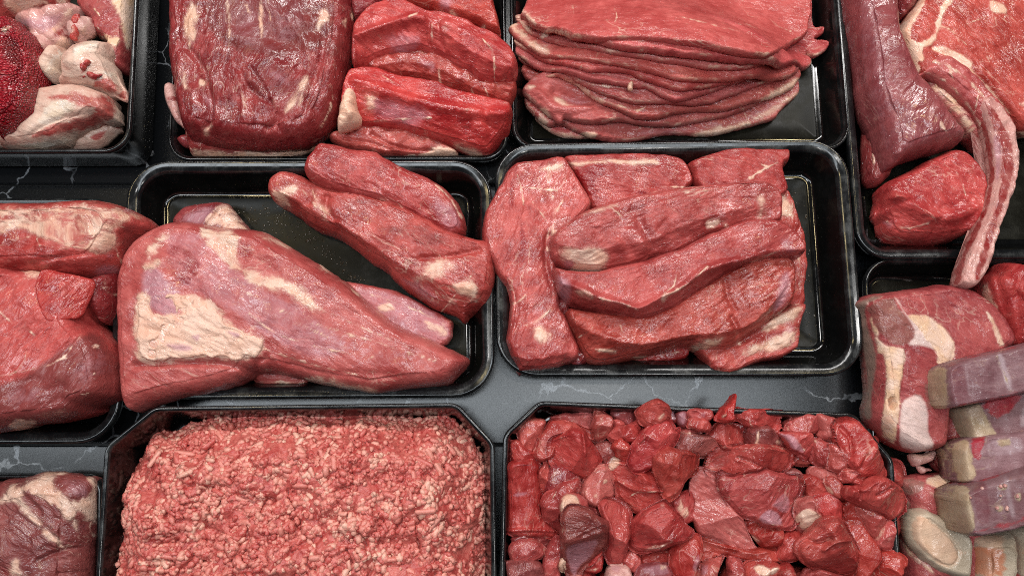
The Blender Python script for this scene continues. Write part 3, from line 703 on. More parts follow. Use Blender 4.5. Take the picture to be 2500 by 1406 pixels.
roast = piece('beef_roast', 'large dark purplish beef roast filling half its tray', 'roast', 'c2', [(110, -260), (1280, -260), (1330, -60), (1328, 100), (1326, 300), (1310, 450), (1272, 600), (1242, 700), (1228, 800), (1190, 870), (1120, 950), (1000, 1018), (880, 1040), (700, 1050), (500, 1040), (300, 1010), (205, 985), (168, 940), (150, 850), (112, 700), (84, 500), (72, 300), (80, 100)], 46, 'deep', base=16, R=13, dome=0.2, ang=75, lump=2.2, wrk=1.7, fwarp=1.0,
      fat=[([(180, 30), (245, 15), (230, 150), (212, 270), (180, 330), (150, 250), (122, 170)], 0.66), ([(118, 490), (148, 490), (158, 600), (200, 640), (140, 620)], 0.8), ([(245, 545), (290, 545), (280, 600), (250, 590)], 0.8), ([(1035, 220), (1070, 150), (1100, 60), (1140, 80), (1168, 160), (1110, 170), (1060, 220)], 0.72), ([(840, 778), (860, 700), (930, 620), (1000, 530), (1010, 570), (950, 650), (880, 770)], 0.8), ([(920, 740), (950, 640), (970, 650), (940, 750)], 0.7), ([(420, -20), (460, -20), (470, 300), (445, 330), (440, 150)], 0.62), ([(650, 0), (690, 0), (690, 330), (660, 250)], 0.62), ([(1235, 150), (1270, 130), (1260, 210)], 0.9), ([(1290, 100), (1320, 90), (1310, 150)], 0.9), ([(245, 890), (340, 850), (300, 940)], 0.62)],
      silver=[([(280, -60), (1000, -60), (1000, 200), (850, 330), (700, 420), (560, 330), (300, 200)], 0.42), ([(250, 620), (330, 660), (320, 780), (260, 700)], 0.6), ([(660, 440), (830, 520), (900, 600), (760, 560)], 0.7)],  # largest silver patch paints the grey sheen over the dry top
      dark=[([(250, -60), (1180, -60), (1180, 300), (900, 400), (560, 380), (300, 250)], 0.85), ([(1120, 200), (1290, 260), (1230, 420), (1110, 420)], 0.7), ([(520, 470), (720, 500), (700, 720), (560, 620)], 0.65)],
      lines=[([(1160, 600), (1180, 690), (1100, 880)], 10, 0.75), ([(1000, 330), (1010, 450), (990, 530)], 8, 0.6), ([(560, 20), (600, 110)], 14, 0.6), ([(720, 0), (745, 170)], 12, 0.62)],
      crease=[([(170, 340), (260, 450), (300, 600), (330, 760), (290, 880)], 22, 5), ([(150, 900), (330, 950), (700, 990), (1000, 970)], 18, 3), ([(720, 880), (770, 850), (800, 900)], 26, 4), ([(1110, 250), (1080, 430), (1010, 640), (960, 820)], 22, 3), ([(520, 480), (560, 600), (720, 700)], 20, 3), ([(600, 470), (690, 600), (745, 720)], 16, 2.5)],
      ridge=[([(200, 640), (240, 760), (210, 850)], 50, 4), ([(1190, 300), (1180, 480), (1120, 700)], 50, 3)])
GS = 'red steak strips beside the big dark roast'
piece('steak_strip', 'fat edged red strip lowest beside the big dark roast', 'steak', 'c2', [(1145, 970), (1200, 932), (1300, 915), (1400, 880), (1560, 870), (1700, 915), (1850, 970), (1940, 1005), (2045, 1060), (2040, 1098), (1900, 1104), (1700, 1100), (1560, 1095), (1480, 1074), (1300, 1052), (1180, 1003)], 22, 'meat', base=12, ang=-15, R=3.9, dome=0.06, lump=1.3, smooth_n=1, group=GS, fat=[[(1740, 1100), (1800, 1060), (1930, 1010), (2050, 1060), (2040, 1100)], [(1640, 1090), (1760, 1070), (1740, 1100)]], crease=[([(1440, 930), (1560, 1000), (1700, 1040), (1860, 1040)], 14, 3), ([(1250, 960), (1400, 980), (1560, 1030)], 12, 2)])
piece('steak_strip', 'dark red strip tucked behind the roast at the photo top', 'steak', 'c2', [(1290, -160), (1560, -160), (1560, 40), (1500, 100), (1400, 160), (1320, 200)], 28, 'deep', base=20, ang=-5, R=3.9, dome=0.06, lump=1.3, smooth_n=1, group=GS)
piece('steak_strip', 'thick red strip at the top edge of the photo beside the roast', 'steak', 'c2', [(1460, -200), (2240, -200), (2275, -20), (2312, 120), (2348, 280), (2300, 262), (2190, 222), (2100, 176), (2040, 150), (1900, 108), (1800, 84), (1700, 48), (1600, 46), (1500, 20)], 30, 'bright', base=26, ang=-25, dome=0.06, lump=1.3, smooth_n=1, group=GS, R=3.9, silver=[([(1900, -40), (2010, -40), (1990, 100), (1900, 60)], 0.8)], fat=[([(1990, 60), (2050, 120), (2040, 150), (1970, 110)], 0.7), ([(2195, 180), (2240, 170), (2225, 220)], 0.7)], lines=[([(1820, 40), (1990, 110), (2070, 150)], 8, 0.8)])
piece('steak_strip', 'folded red strip with a dark hollow, second of the four by the roast', 'steak', 'c2', [(1380, 500), (1460, 420), (1560, 370), (1700, 350), (1800, 370), (1900, 400), (2000, 450), (2100, 500), (2170, 560), (2300, 585), (2440, 545), (2452, 640), (2402, 765), (2300, 735), (2200, 705), (2100, 665), (2000, 645), (1900, 605), (1800, 575), (1690, 560), (1600, 570), (1480, 540)], 26, 'bright', base=20, ang=-25, R=3.9, dome=0.06, lump=1.3, bevel=[([(1400, 470), (1700, 420), (1900, 470), (2100, 570), (2440, 620)], 10)], smooth_n=1, group=GS, silver=[([(1720, 380), (1900, 420), (1890, 500), (1800, 480)], 0.7)], crease=[([(1690, 545), (1780, 530), (1880, 590)], 26, 7)], lines=[([(1920, 430), (1900, 520), (1940, 600)], 14, 0.75), ([(2130, 600), (2150, 660)], 12, 0.8), ([(2230, 610), (2290, 720)], 10, 0.9), ([(1950, 600), (2030, 640), (2100, 640)], 18, 0.65)])
piece('steak_strip', 'wide red strip with a pale sinew line, right of the roast', 'steak', 'c2', [(1318, 300), (1330, 220), (1400, 132), (1500, 66), (1650, 38), (1720, 68), (1800, 118), (1950, 148), (2100, 188), (2200, 246), (2300, 280), (2400, 360), (2452, 450), (2460, 520), (2430, 582), (2350, 604), (2250, 592), (2180, 582), (2150, 542), (2050, 492), (1950, 432), (1850, 392), (1780, 378), (1650, 392), (1550, 404), (1450, 444), (1390, 502), (1318, 520)], 34, 'bright', base=30, ang=-28, dome=0.06, lump=1.3, bevel=[([(1320, 270), (1500, 210), (1700, 140), (1800, 150), (2000, 260), (2200, 400), (2450, 480)], 16)], smooth_n=1, group=GS, R=4.4, lines=[([(2210, 280), (2290, 370), (2290, 480), (2300, 560)], 9, 0.95), ([(1860, 180), (1850, 300), (1880, 360)], 12, 0.6), ([(1700, 140), (1760, 100)], 16, 0.7)], ridge=[([(1330, 260), (1500, 205), (1700, 135), (1800, 130)], 30, 5), ([(1960, 170), (2150, 260), (2400, 400)], 36, 3)], crease=[([(1840, 160), (1820, 260), (1900, 370)], 12, 2.5), ([(1900, 170), (1930, 300), (2000, 440)], 12, 2)], silver=[([(1500, 230), (1700, 190), (1800, 220), (1720, 340), (1560, 330)], 0.6)])
piece('steak_strip', 'long smooth red strip in front, beside the peach fat nub', 'steak', 'c2', [(1262, 620), (1300, 532), (1400, 518), (1500, 512), (1600, 556), (1750, 588), (1900, 608), (2000, 656), (2100, 678), (2200, 708), (2350, 738), (2424, 770), (2404, 900), (2372, 944), (2300, 1014), (2240, 1070), (2150, 1054), (2000, 1004), (1850, 974), (1700, 934), (1600, 900), (1450, 895), (1350, 895), (1250, 918), (1240, 760)], 36, 'bright', base=20, ang=-16, dome=0.06, lump=1.3, bevel=[([(1250, 640), (1400, 620), (1600, 680), (1900, 760), (2250, 810), (2420, 800)], 18)], smooth_n=1, group=GS, R=4.4, fat=[([(2000, 950), (2130, 980), (2200, 1030), (2260, 1060), (2150, 1050), (2060, 1010)], 0.9), ([(1380, 640), (1480, 650), (1440, 760), (1380, 740)], 0.56)], silver=[([(1400, 640), (1700, 700), (1900, 800), (1700, 860), (1420, 780)], 0.62)], ridge=[([(1330, 560), (1600, 660), (1900, 740), (2250, 790), (2400, 790)], 34, 4)], lines=[([(1350, 800), (1600, 790), (1850, 800)], 9, 0.6), ([(1510, 520), (1600, 580)], 6, 0.9)], crease=[([(2230, 780), (2270, 900), (2220, 1020)], 26, 2)])
piece('fat_nub', 'peach lump of fat wedged between roast and red strips', 'fat', 'c2', [(1203, 926), (1220, 820), (1248, 692), (1280, 640), (1330, 626), (1348, 690), (1342, 735), (1372, 820), (1376, 865), (1322, 895), (1262, 920)], 24, 'fatty', base=36, R=10, lump=2, wrk=0.6)

# ================================================================== stack of thin slices (third tray)
GL = 'thin beef slices stacked in the third tray'
def slice_(label, low, th, up=None, zoff=0.0, **kw):
    top = up or [(2080, -40), (2000, -130), (500, -130), (380, -40)]
    low = list(low)
    pts = low + top
    kw.setdefault('mat', 'slice'); kw.setdefault('R', 2.2); kw.setdefault('edgefat', 0.40)
    return piece('beef_slice', label, 'slice', 'c3', pts, th, e=0.45, dome=0.05, sig=kw.pop('sig', 6), lump=kw.pop('lump', 1.2), ang=-8, group=GL, smooth_n=2, zoff=zoff, **kw)
slice_('lowest beef slice, pale fat rimmed, at the stack bottom left', [(330, 700), (345, 790), (360, 820), (430, 872), (520, 916), (640, 926), (740, 915), (900, 860), (1300, 800)], 9, up=[(1300, 500), (500, 450)], fat=[[(330, 760), (380, 790), (420, 840), (440, 880), (360, 830)], ([(420, 860), (560, 890), (700, 900), (680, 930), (520, 925)], 0.8)])
slice_('bottom beef slice with a creamy fat edge along its lower right', [(262, 690), (340, 780), (420, 850), (520, 838), (600, 880), (700, 922), (800, 940), (980, 938), (1150, 902), (1250, 890), (1400, 902), (1500, 908), (1640, 874), (1800, 832), (1930, 800), (1962, 740), (2030, 682), (2104, 618)], 10, up=[(2080, 480), (1200, 350), (300, 520)],
       fat=[[(1380, 890), (1500, 850), (1660, 830), (1800, 810), (1660, 870), (1500, 910), (1420, 905)], [(2090, 610), (2104, 622), (1990, 690), (1900, 760), (1760, 810), (1880, 750), (1990, 665)], ([(640, 880), (760, 880), (740, 920), (680, 915)], 0.9), ([(340, 770), (430, 790), (440, 850), (380, 830)], 0.8)], silver=[([(1000, 880), (1300, 850), (1700, 800), (1900, 700), (1980, 650), (1850, 760), (1500, 870), (1100, 905)], 0.8)])
slice_('beef slice curled over a hollow near the stack left', [(255, 590), (262, 625), (330, 690), (400, 745), (440, 790), (520, 840), (535, 790), (640, 826), (760, 834), (880, 812), (1000, 828), (1200, 848), (1400, 812), (1650, 766), (1860, 680)], 9, up=[(1900, 520), (1200, 400), (350, 480)], ridge=[([(290, 590), (380, 630), (430, 700), (520, 740), (700, 720)], 34, 5), ([(640, 800), (900, 760)], 30, 2)], crease=[([(480, 600), (600, 660), (700, 680)], 34, 6)], fat=[[(470, 632), (500, 632), (560, 690), (600, 705), (545, 705), (490, 680)], ([(360, 720), (420, 720), (460, 790), (390, 770)], 0.95), ([(268, 590), (340, 570), (350, 590), (300, 620)], 0.8)], silver=[([(470, 610), (700, 650), (680, 690), (600, 700)], 0.7)])
slice_('beef slice with a thick cream fat corner at its right', [(238, 450), (300, 500), (400, 512), (520, 532), (620, 582), (700, 652), (780, 702), (880, 742), (960, 782), (1020, 802), (1140, 808), (1250, 772), (1400, 742), (1600, 742), (1750, 692), (1860, 672), (1950, 630), (2060, 580), (2096, 530), (2115, 480)], 9, up=[(2060, 400), (1200, 250), (300, 350)],
       fat=[[(1840, 680), (1900, 630), (1980, 580), (2110, 510), (2085, 580), (1990, 625), (1900, 670)], [(340, 500), (520, 520), (640, 570), (730, 650), (800, 690), (740, 690), (640, 620), (500, 550)]], ridge=[([(280, 470), (520, 545), (700, 650), (900, 740)], 16, 3)], lines=[([(900, 700), (1010, 740), (1080, 710)], 10, 0.7)])
slice_('beef slice with a tiny fat crumb on it', [(212, 370), (280, 402), (400, 432), (500, 482), (600, 542), (700, 602), (780, 642), (900, 682), (1000, 702), (1150, 704), (1300, 714), (1500, 694), (1700, 624), (1850, 566), (2000, 510), (2112, 472)], 8, up=[(2060, 380), (1200, 200), (300, 300)], lines=[([(560, 510), (700, 560), (900, 580)], 8, 0.7), ([(220, 380), (330, 430), (430, 470)], 20, 0.8)])
slice_('beef slice with a wavy edge, midway down the stack', [(180, 310), (260, 362), (400, 442), (560, 502), (700, 560), (900, 582), (1000, 602), (1090, 602), (1150, 652), (1280, 697), (1400, 652), (1600, 582), (1830, 510)], 8, up=[(1900, 380), (1200, 200), (250, 230)], lines=[([(700, 485), (900, 500), (1050, 545)], 7, 0.7), ([(1090, 600), (1150, 650), (1280, 695)], 7, 0.8)], fat=[([(200, 350), (290, 390), (320, 430), (240, 390)], 0.8)])
slice_('beef slice with a pale folded corner at the stack left', [(160, 225), (230, 275), (330, 335), (450, 402), (560, 452), (700, 502), (800, 492), (940, 502), (1050, 552), (1150, 582), (1300, 622), (1420, 602), (1600, 562), (1800, 520)], 8, up=[(1900, 360), (1200, 150), (250, 160)], fat=[[(160, 230), (200, 250), (290, 300), (280, 330), (200, 290)]], lines=[([(440, 350), (560, 390), (880, 430), (1000, 460)], 7, 0.7)])
slice_('beef slice with the long cream fat strip at its left end', [(158, 150), (200, 212), (280, 285), (370, 345), (440, 362), (560, 400), (700, 436), (880, 462), (1000, 492), (1100, 512), (1200, 542), (1300, 566), (1450, 560), (1600, 550), (1800, 524), (1950, 494), (2110, 470)], 8, up=[(2050, 380), (1200, 120), (300, 100), (200, 140)], fat=[[(160, 150), (200, 140), (260, 220), (340, 290), (440, 325), (445, 362), (370, 345), (280, 285), (200, 212)]], silver=[([(380, 250), (440, 240), (450, 300), (390, 290)], 0.8)])
slice_('beef slice with curled fatty left tip just below the top slices', [(170, 92), (230, 92), (262, 150), (300, 215), (350, 240), (420, 262), (560, 318), (700, 366), (850, 404), (1100, 450), (1400, 490), (1800, 500)], 8, up=[(1900, 380), (1200, 80), (420, 60), (250, 60)], fat=[([(170, 90), (240, 95), (270, 150), (330, 240), (280, 210), (230, 140)], 0.85), ([(390, 200), (420, 195), (430, 240), (385, 265)], 0.9)])
slice_('second beef slice from the stack top, torn at its right', [(340, 150), (400, 192), (520, 235), (600, 272), (720, 326), (850, 385), (1100, 424), (1300, 444), (1500, 460), (1700, 488), (1900, 482), (2020, 442), (2140, 415), (2222, 394), (2190, 350), (2110, 330), (2130, 310), (2210, 370), (2282, 332), (2292, 290), (2250, 255), (2205, 235), (2262, 220), (2262, 180), (2200, 150)], 11, up=[(2200, 0), (2190, -140), (300, -140), (300, 40)], zoff=2, blood=[([(2140, 0), (2220, 0), (2200, 40), (2150, 50)], 0.7)], silver=[([(2040, 230), (2100, 240), (2120, 290), (2060, 290)], 0.6)])
slice_('broad pink topmost beef slice with fine pale veins', [(240, 95), (262, 70), (300, 120), (345, 160), (400, 192), (470, 196), (520, 208), (600, 258), (750, 290), (1000, 292), (1200, 320), (1400, 332), (1600, 372), (1750, 402), (1900, 392), (1962, 332), (2010, 292), (2100, 215), (2195, 180), (2190, 100)], 12, up=[(2215, 30), (2200, -140), (320, -140), (290, 0)], zoff=2, sig=22, lump=0.8, wrk=1.0, lines=[([(870, 60), (890, 110), (870, 150)], 6, 0.65), ([(1300, 110), (1500, 160), (1700, 210)], 6, 0.62), ([(1900, 130), (1960, 180), (2040, 210)], 7, 0.75), ([(600, 90), (590, 40)], 5, 0.6), ([(1000, 130), (1130, 190)], 5, 0.6), ([(1830, 120), (1750, 80)], 5, 0.6)], fat=[([(250, 75), (290, 80), (330, 140), (350, 165), (290, 130)], 0.85), ([(390, 205), (470, 195), (520, 205), (600, 260), (540, 240), (470, 225), (385, 250)], 0.9)])
piece('fat_crumb', 'tiny peach crumb of fat on the stacked slices', 'fat', 'c3', [(948, 610), (955, 575), (972, 560), (988, 570), (985, 600), (988, 625), (970, 634), (952, 626)], 4, 'fatty', R=2, zoff=1, step=0.5)

# ================================================================== rib steak tray (top right)
piece('beef_trimming', 'dark red trimming between tenderloin and rib steak at the top edge', 'meat', 'c4', [(300, -120), (500, -120), (480, 0), (440, 70), (400, 112), (355, 116), (340, 50)], 34, 'deep', base=8, fat=[[(350, 95), (375, 95), (370, 120), (350, 118)]])
piece('tenderloin_trimming', 'narrow side muscle lying under the left flank of the tenderloin', 'meat', 'c4', [(96, 60), (115, 20), (170, 120), (230, 420), (300, 700), (350, 850), (285, 925), (212, 925), (203, 790), (212, 620), (178, 500), (150, 330), (110, 150)], 22, 'deep', base=8, ang=75, R=9, lines=[([(104, 70), (130, 200), (160, 360)], 10, 0.8), ([(225, 600), (260, 700), (270, 830)], 8, 0.7)])
piece('beef_tenderloin', 'long silvery purple tenderloin lying at the tray left edge', 'tenderloin', 'c4', [(80, -140), (320, -140), (345, 40), (352, 150), (362, 230), (402, 320), (432, 400), (484, 460), (544, 540), (604, 620), (662, 690), (668, 722), (640, 738), (500, 772), (400, 805), (300, 862), (282, 850), (262, 760), (246, 660), (204, 580), (176, 470), (166, 340), (140, 200), (118, 100)], 44, 'loin', base=12, ang=70, R=11, dome=0.2, wrk=0.8, silver=[([(180, -60), (300, -60), (330, 200), (400, 400), (540, 600), (560, 700), (330, 780), (270, 600), (200, 380)], 0.42)], dark=[([(320, 500), (420, 480), (480, 640), (400, 640)], 0.55)], blood=[([(290, 848), (400, 795), (640, 728), (660, 735), (500, 780), (400, 812), (300, 868)], 0.6)], lines=[([(560, 560), (620, 640), (655, 700)], 12, 0.75)], crease=[([(150, 150), (190, 330), (240, 560), (290, 790)], 16, 4)])
piece('filet_steak', 'thick round red filet steak cut below the tenderloin', 'steak', 'c4', [(278, 935), (330, 890), (430, 850), (500, 800), (600, 757), (665, 768), (705, 800), (742, 850), (768, 900), (773, 960), (762, 990), (773, 1040), (742, 1130), (690, 1172), (580, 1192), (450, 1188), (350, 1172), (312, 1130), (298, 1090), (264, 1060), (282, 990)], 38, 'bright', base=7, R=6, dome=0.05, bevel=[([(270, 1000), (330, 980), (420, 960), (520, 1060), (640, 1090), (770, 1040)], 18)], ang=-25, wrk=1.3, ridge=[([(310, 990), (380, 960), (480, 1040), (600, 1080), (760, 1020)], 26, 4)], crease=[([(330, 1000), (480, 980)], 14, 2), ([(590, 1080), (600, 1180)], 14, 3)], lines=[([(370, 1060), (450, 1110), (540, 1090)], 10, 0.7), ([(690, 870), (720, 960)], 6, 0.6)], silver=[([(330, 1060), (420, 1050), (400, 1120)], 0.6)])
ts = piece('rib_steak', 'huge rib steak with a long curved bare bone', 'steak', 'c4', [(350, 192), (400, 112), (468, 22), (520, -140), (1200, -140), (1200, 640), (1040, 668), (960, 668), (930, 645), (880, 600), (800, 520), (720, 440), (620, 400), (540, 400), (470, 430), (432, 402), (412, 330), (374, 245)], 34, 'meat', base=14, R=6, dome=0.05, ang=-45, feather=5, lump=0.8,
      fat=[[(352, 192), (405, 110), (480, 20), (520, -60), (545, -60), (500, 60), (450, 130), (440, 190), (490, 215), (560, 180), (580, 100), (600, 20), (640, -20), (660, 0), (610, 60), (590, 150), (560, 215), (500, 240), (520, 300), (460, 300), (400, 250)], [(840, 0), (900, 20), (925, 60), (880, 70), (830, 40)], ([(960, 510), (1040, 490), (1040, 540)], 0.8), ([(940, 660), (1040, 640), (1040, 680)], 0.8), ([(420, 380), (440, 300), (470, 280), (500, 340), (450, 410)], 0.9), [(560, 225), (640, 240), (740, 300), (760, 350), (860, 450), (940, 560), (920, 570), (840, 470), (730, 350), (640, 270), (560, 250)]],
      dark=[([(425, 330), (450, 285), (490, 350), (440, 380)], 1.0)],
      lines=[([(600, 130), (650, 150), (720, 220)], 7, 0.9), ([(720, 120), (800, 90), (860, 60)], 4, 0.7), ([(760, 400), (900, 560), (960, 610)], 8, 0.75)], crease=[([(560, 230), (740, 320), (940, 560)], 14, 2)])
subpiece('rib_underside', ts, 'c4', [(438, 412), (500, 366), (590, 400), (680, 470), (750, 560), (800, 640), (785, 700), (772, 756), (700, 692), (600, 602), (520, 532)], 24, 'tbone', base=10, label='shaded grey underside of the rib', fat=[([(560, 400), (640, 440), (720, 540), (770, 640), (760, 700), (700, 600), (620, 500), (540, 440)], 0.62), ([(470, 470), (560, 510), (620, 570), (560, 560), (500, 520)], 0.7)], blood=[([(445, 410), (520, 370), (570, 400), (540, 450)], 0.95)], dark=[([(520, 470), (620, 520), (740, 680), (700, 680), (600, 590)], 0.9)], R=7)  # grey-brown tones paint the shadow under the rib into its colour
subpiece('rib_bone', ts, 'c4', [(730, 510), (800, 640), (818, 760), (836, 850), (818, 950), (788, 1060), (738, 1150), (696, 1250), (664, 1340), (652, 1400), (690, 1412), (758, 1416), (815, 1300), (836, 1200), (866, 1110), (914, 990), (944, 880), (956, 800), (938, 700), (926, 636), (880, 560), (810, 480)], 22, 'pale', plane=[(780, 520, 30), (860, 640, 34), (900, 850, 36), (840, 1100, 36), (720, 1380, 42)], R=4.0, dome=0.02, ang=100, label='long curved rib bone streaked with red', wrk=0.8, feather=6,
      blood=[[(800, 490), (860, 540), (925, 640), (950, 760), (948, 860), (918, 970), (872, 1090), (842, 1190), (815, 1290), (770, 1390), (760, 1340), (800, 1220), (838, 1100), (880, 960), (900, 830), (890, 700), (850, 600)], [(735, 520), (790, 560), (830, 650), (846, 740), (862, 850), (848, 950), (818, 1050), (775, 1150), (735, 1230), (705, 1310), (700, 1390), (655, 1400), (668, 1330), (704, 1240), (748, 1140), (795, 1040), (826, 930), (838, 850), (824, 760), (808, 660)]], silver=[([(850, 660), (900, 660), (900, 800), (870, 940), (860, 800)], 0.9)], crease=[([(850, 620), (880, 720), (885, 830), (860, 960), (800, 1130), (730, 1360)], 12, 1.5)])
subpiece('rib_flesh', ts, 'c4', [(446, 404), (500, 340), (540, 290), (620, 280), (700, 330), (790, 420), (870, 510), (930, 590), (952, 648), (870, 660), (790, 646), (745, 570), (665, 485), (580, 415), (510, 380)], 14, 'pinkish', plane=[(480, 380, 34), (700, 330, 38), (720, 440, 34), (880, 620, 36)], R=6, ang=-50, wrk=1.8, label='pink flesh over the curve of the rib', lines=[([(540, 300), (640, 320), (760, 420), (860, 540), (900, 630)], 12, 0.8), ([(500, 350), (600, 380), (720, 500), (800, 630)], 10, 0.8), ([(780, 470), (760, 560)], 7, 0.7), ([(850, 500), (860, 600)], 7, 0.7), ([(640, 340), (660, 400)], 7, 0.7)])

# ================================================================== fat-capped roast tray (left)
piece('beef_trimming', 'shaded red piece with a white seam behind the left roasts', 'meat', 'c5', [(490, 540), (560, 512), (625, 500), (640, 560), (622, 610), (605, 690), (545, 768), (505, 720), (480, 620)], 40, 'deep', base=10, lines=[([(505, 565), (540, 600), (612, 602)], 14, 0.95), ([(510, 540), (520, 560)], 14, 0.8)])
fr1 = piece('beef_roast', 'roast with a smooth cream fat cap at the left edge', 'roast', 'c5', [(-260, 210), (0, 178), (120, 172), (280, 174), (400, 168), (510, 157), (600, 168), (700, 208), (762, 250), (778, 292), (742, 322), (692, 362), (652, 432), (622, 482), (560, 522), (480, 534), (400, 540), (300, 540), (200, 540), (100, 540), (0, 540), (-260, 540)], 62, 'meat', base=10, R=14, dome=0.08, ang=-10, lump=1.4, wrk=1.3,
      fat=[([(-260, 200), (0, 170), (280, 165), (510, 150), (700, 200), (770, 245), (700, 225), (620, 240), (578, 282), (572, 320), (588, 365), (530, 388), (430, 384), (330, 372), (240, 342), (150, 292), (80, 266), (0, 302), (-260, 330)], 0.50), [(420, 380), (440, 330), (520, 300), (575, 300), (590, 365), (530, 388)], [(0, 300), (80, 262), (150, 290), (250, 340), (340, 370), (330, 350), (240, 300), (150, 262), (80, 245), (0, 280)]], silver=[([(450, 470), (520, 440), (620, 480), (560, 520), (470, 525)], 0.7), ([(510, 400), (560, 390), (560, 430), (520, 430)], 0.6)],
      dark=[([(585, 285), (620, 245), (765, 255), (772, 295), (690, 360), (640, 440), (600, 440), (585, 370)], 0.75)], lines=[([(578, 380), (590, 430), (630, 475)], 8, 0.85), ([(180, 330), (195, 360)], 10, 0.9), ([(-60, 390), (60, 330), (140, 320)], 8, 0.6)], ridge=[([(585, 290), (580, 360), (600, 440)], 14, 4)], crease=[([(0, 480), (200, 440), (330, 400), (560, 400)], 14, 2)])
fr2 = piece('beef_roast', 'big deep red roast lying in front of the fat capped one', 'roast', 'c5', [(-260, 480), (0, 480), (100, 478), (190, 500), (300, 498), (400, 522), (490, 534), (502, 600), (494, 650), (470, 730), (522, 780), (572, 840), (612, 920), (624, 1010), (622, 1092), (582, 1124), (500, 1154), (470, 1192), (400, 1212), (300, 1232), (200, 1242), (100, 1266), (0, 1282), (-260, 1290)], 66, 'bright', base=10, R=10, dome=0.08, ang=55, lump=1.5, wrk=1.4,
      dark=[([(360, 830), (470, 760), (640, 1000), (620, 1110), (300, 1250), (-60, 1300), (-60, 1050), (120, 1000), (250, 900)], 0.95)], silver=[([(420, 860), (520, 860), (560, 1000), (420, 1060), (330, 1000)], 0.42), ([(0, 1080), (180, 1020), (240, 1100), (60, 1180)], 0.42)],
      lines=[([(0, 690), (60, 740)], 8, 0.8), ([(120, 760), (170, 800)], 10, 0.85), ([(130, 880), (110, 960), (40, 1000)], 9, 0.65), ([(250, 1050), (400, 1100), (470, 1070)], 8, 0.7), ([(460, 960), (470, 1060)], 7, 0.65), ([(0, 1000), (300, 940), (390, 800)], 9, 0.6)],
      fat=[([(108, 470), (150, 440), (240, 460), (235, 500), (190, 520), (130, 500)], 0.75), [(38, 1240), (90, 1212), (195, 1226), (110, 1268), (60, 1262)], [(455, 845), (485, 845), (480, 865), (460, 862)]], crease=[([(540, 960), (555, 1060)], 12, 4), ([(380, 830), (420, 900), (400, 980)], 20, 2)])
subpiece('lobe', fr2, 'c5', [(196, 560), (210, 520), (240, 488), (300, 494), (400, 520), (492, 532), (503, 600), (492, 660), (462, 735), (400, 742), (300, 756), (245, 700), (205, 630)], 3.0, 'bright', R=2.0, ang=55, wrk=1.2, lines=[([(350, 640), (350, 690), (310, 720)], 10, 0.75), ([(300, 540), (320, 600)], 6, 0.6)], fat=[([(400, 738), (440, 730), (465, 760), (440, 780), (410, 770)], 0.95)], label='rounded red lobe at the top of the roast')

# ================================================================== pointed roast tray (centre left)
piece('meat_slab', 'flat slab with pale fascia behind the pointed roast', 'meat', 'c6', [(285, 430), (345, 347), (430, 330), (540, 318), (582, 330), (632, 390), (700, 470), (690, 560), (400, 560)], 18, 'deep', base=14, ang=30, fat=[([(455, 435), (520, 345), (560, 322), (600, 350), (690, 470), (560, 460)], 0.7)], silver=[([(330, 400), (420, 345), (530, 340), (470, 420), (400, 440)], 0.85)], ridge=[([(440, 440), (520, 345)], 14, 3)])
piece('meat_slab', 'flat pale slab with a square end under the pointed roast', 'meat', 'c6', [(1150, 720), (1220, 722), (1320, 745), (1450, 772), (1560, 838), (1680, 898), (1714, 930), (1700, 1030), (1600, 1080), (1400, 1040), (1200, 900)], 14, 'pinkish', base=8, ang=-30, R=3, silver=[([(1150, 720), (1450, 772), (1714, 930), (1700, 1030), (1400, 1040)], 0.75)], fat=[([(1310, 840), (1400, 820), (1420, 860), (1350, 880)], 0.85), ([(1560, 900), (1690, 950), (1660, 1000), (1580, 960)], 0.65)], lines=[([(1250, 770), (1500, 850), (1680, 940)], 8, 0.6)])
piece('meat_slab', 'thin pink layer showing under the middle of the pointed roast', 'meat', 'c6', [(690, 1150), (800, 1120), (950, 1150), (1010, 1240), (900, 1256), (760, 1256), (700, 1228)], 16, 'pinkish', base=8, lines=[([(720, 1225), (900, 1225), (990, 1238)], 12, 0.7)])
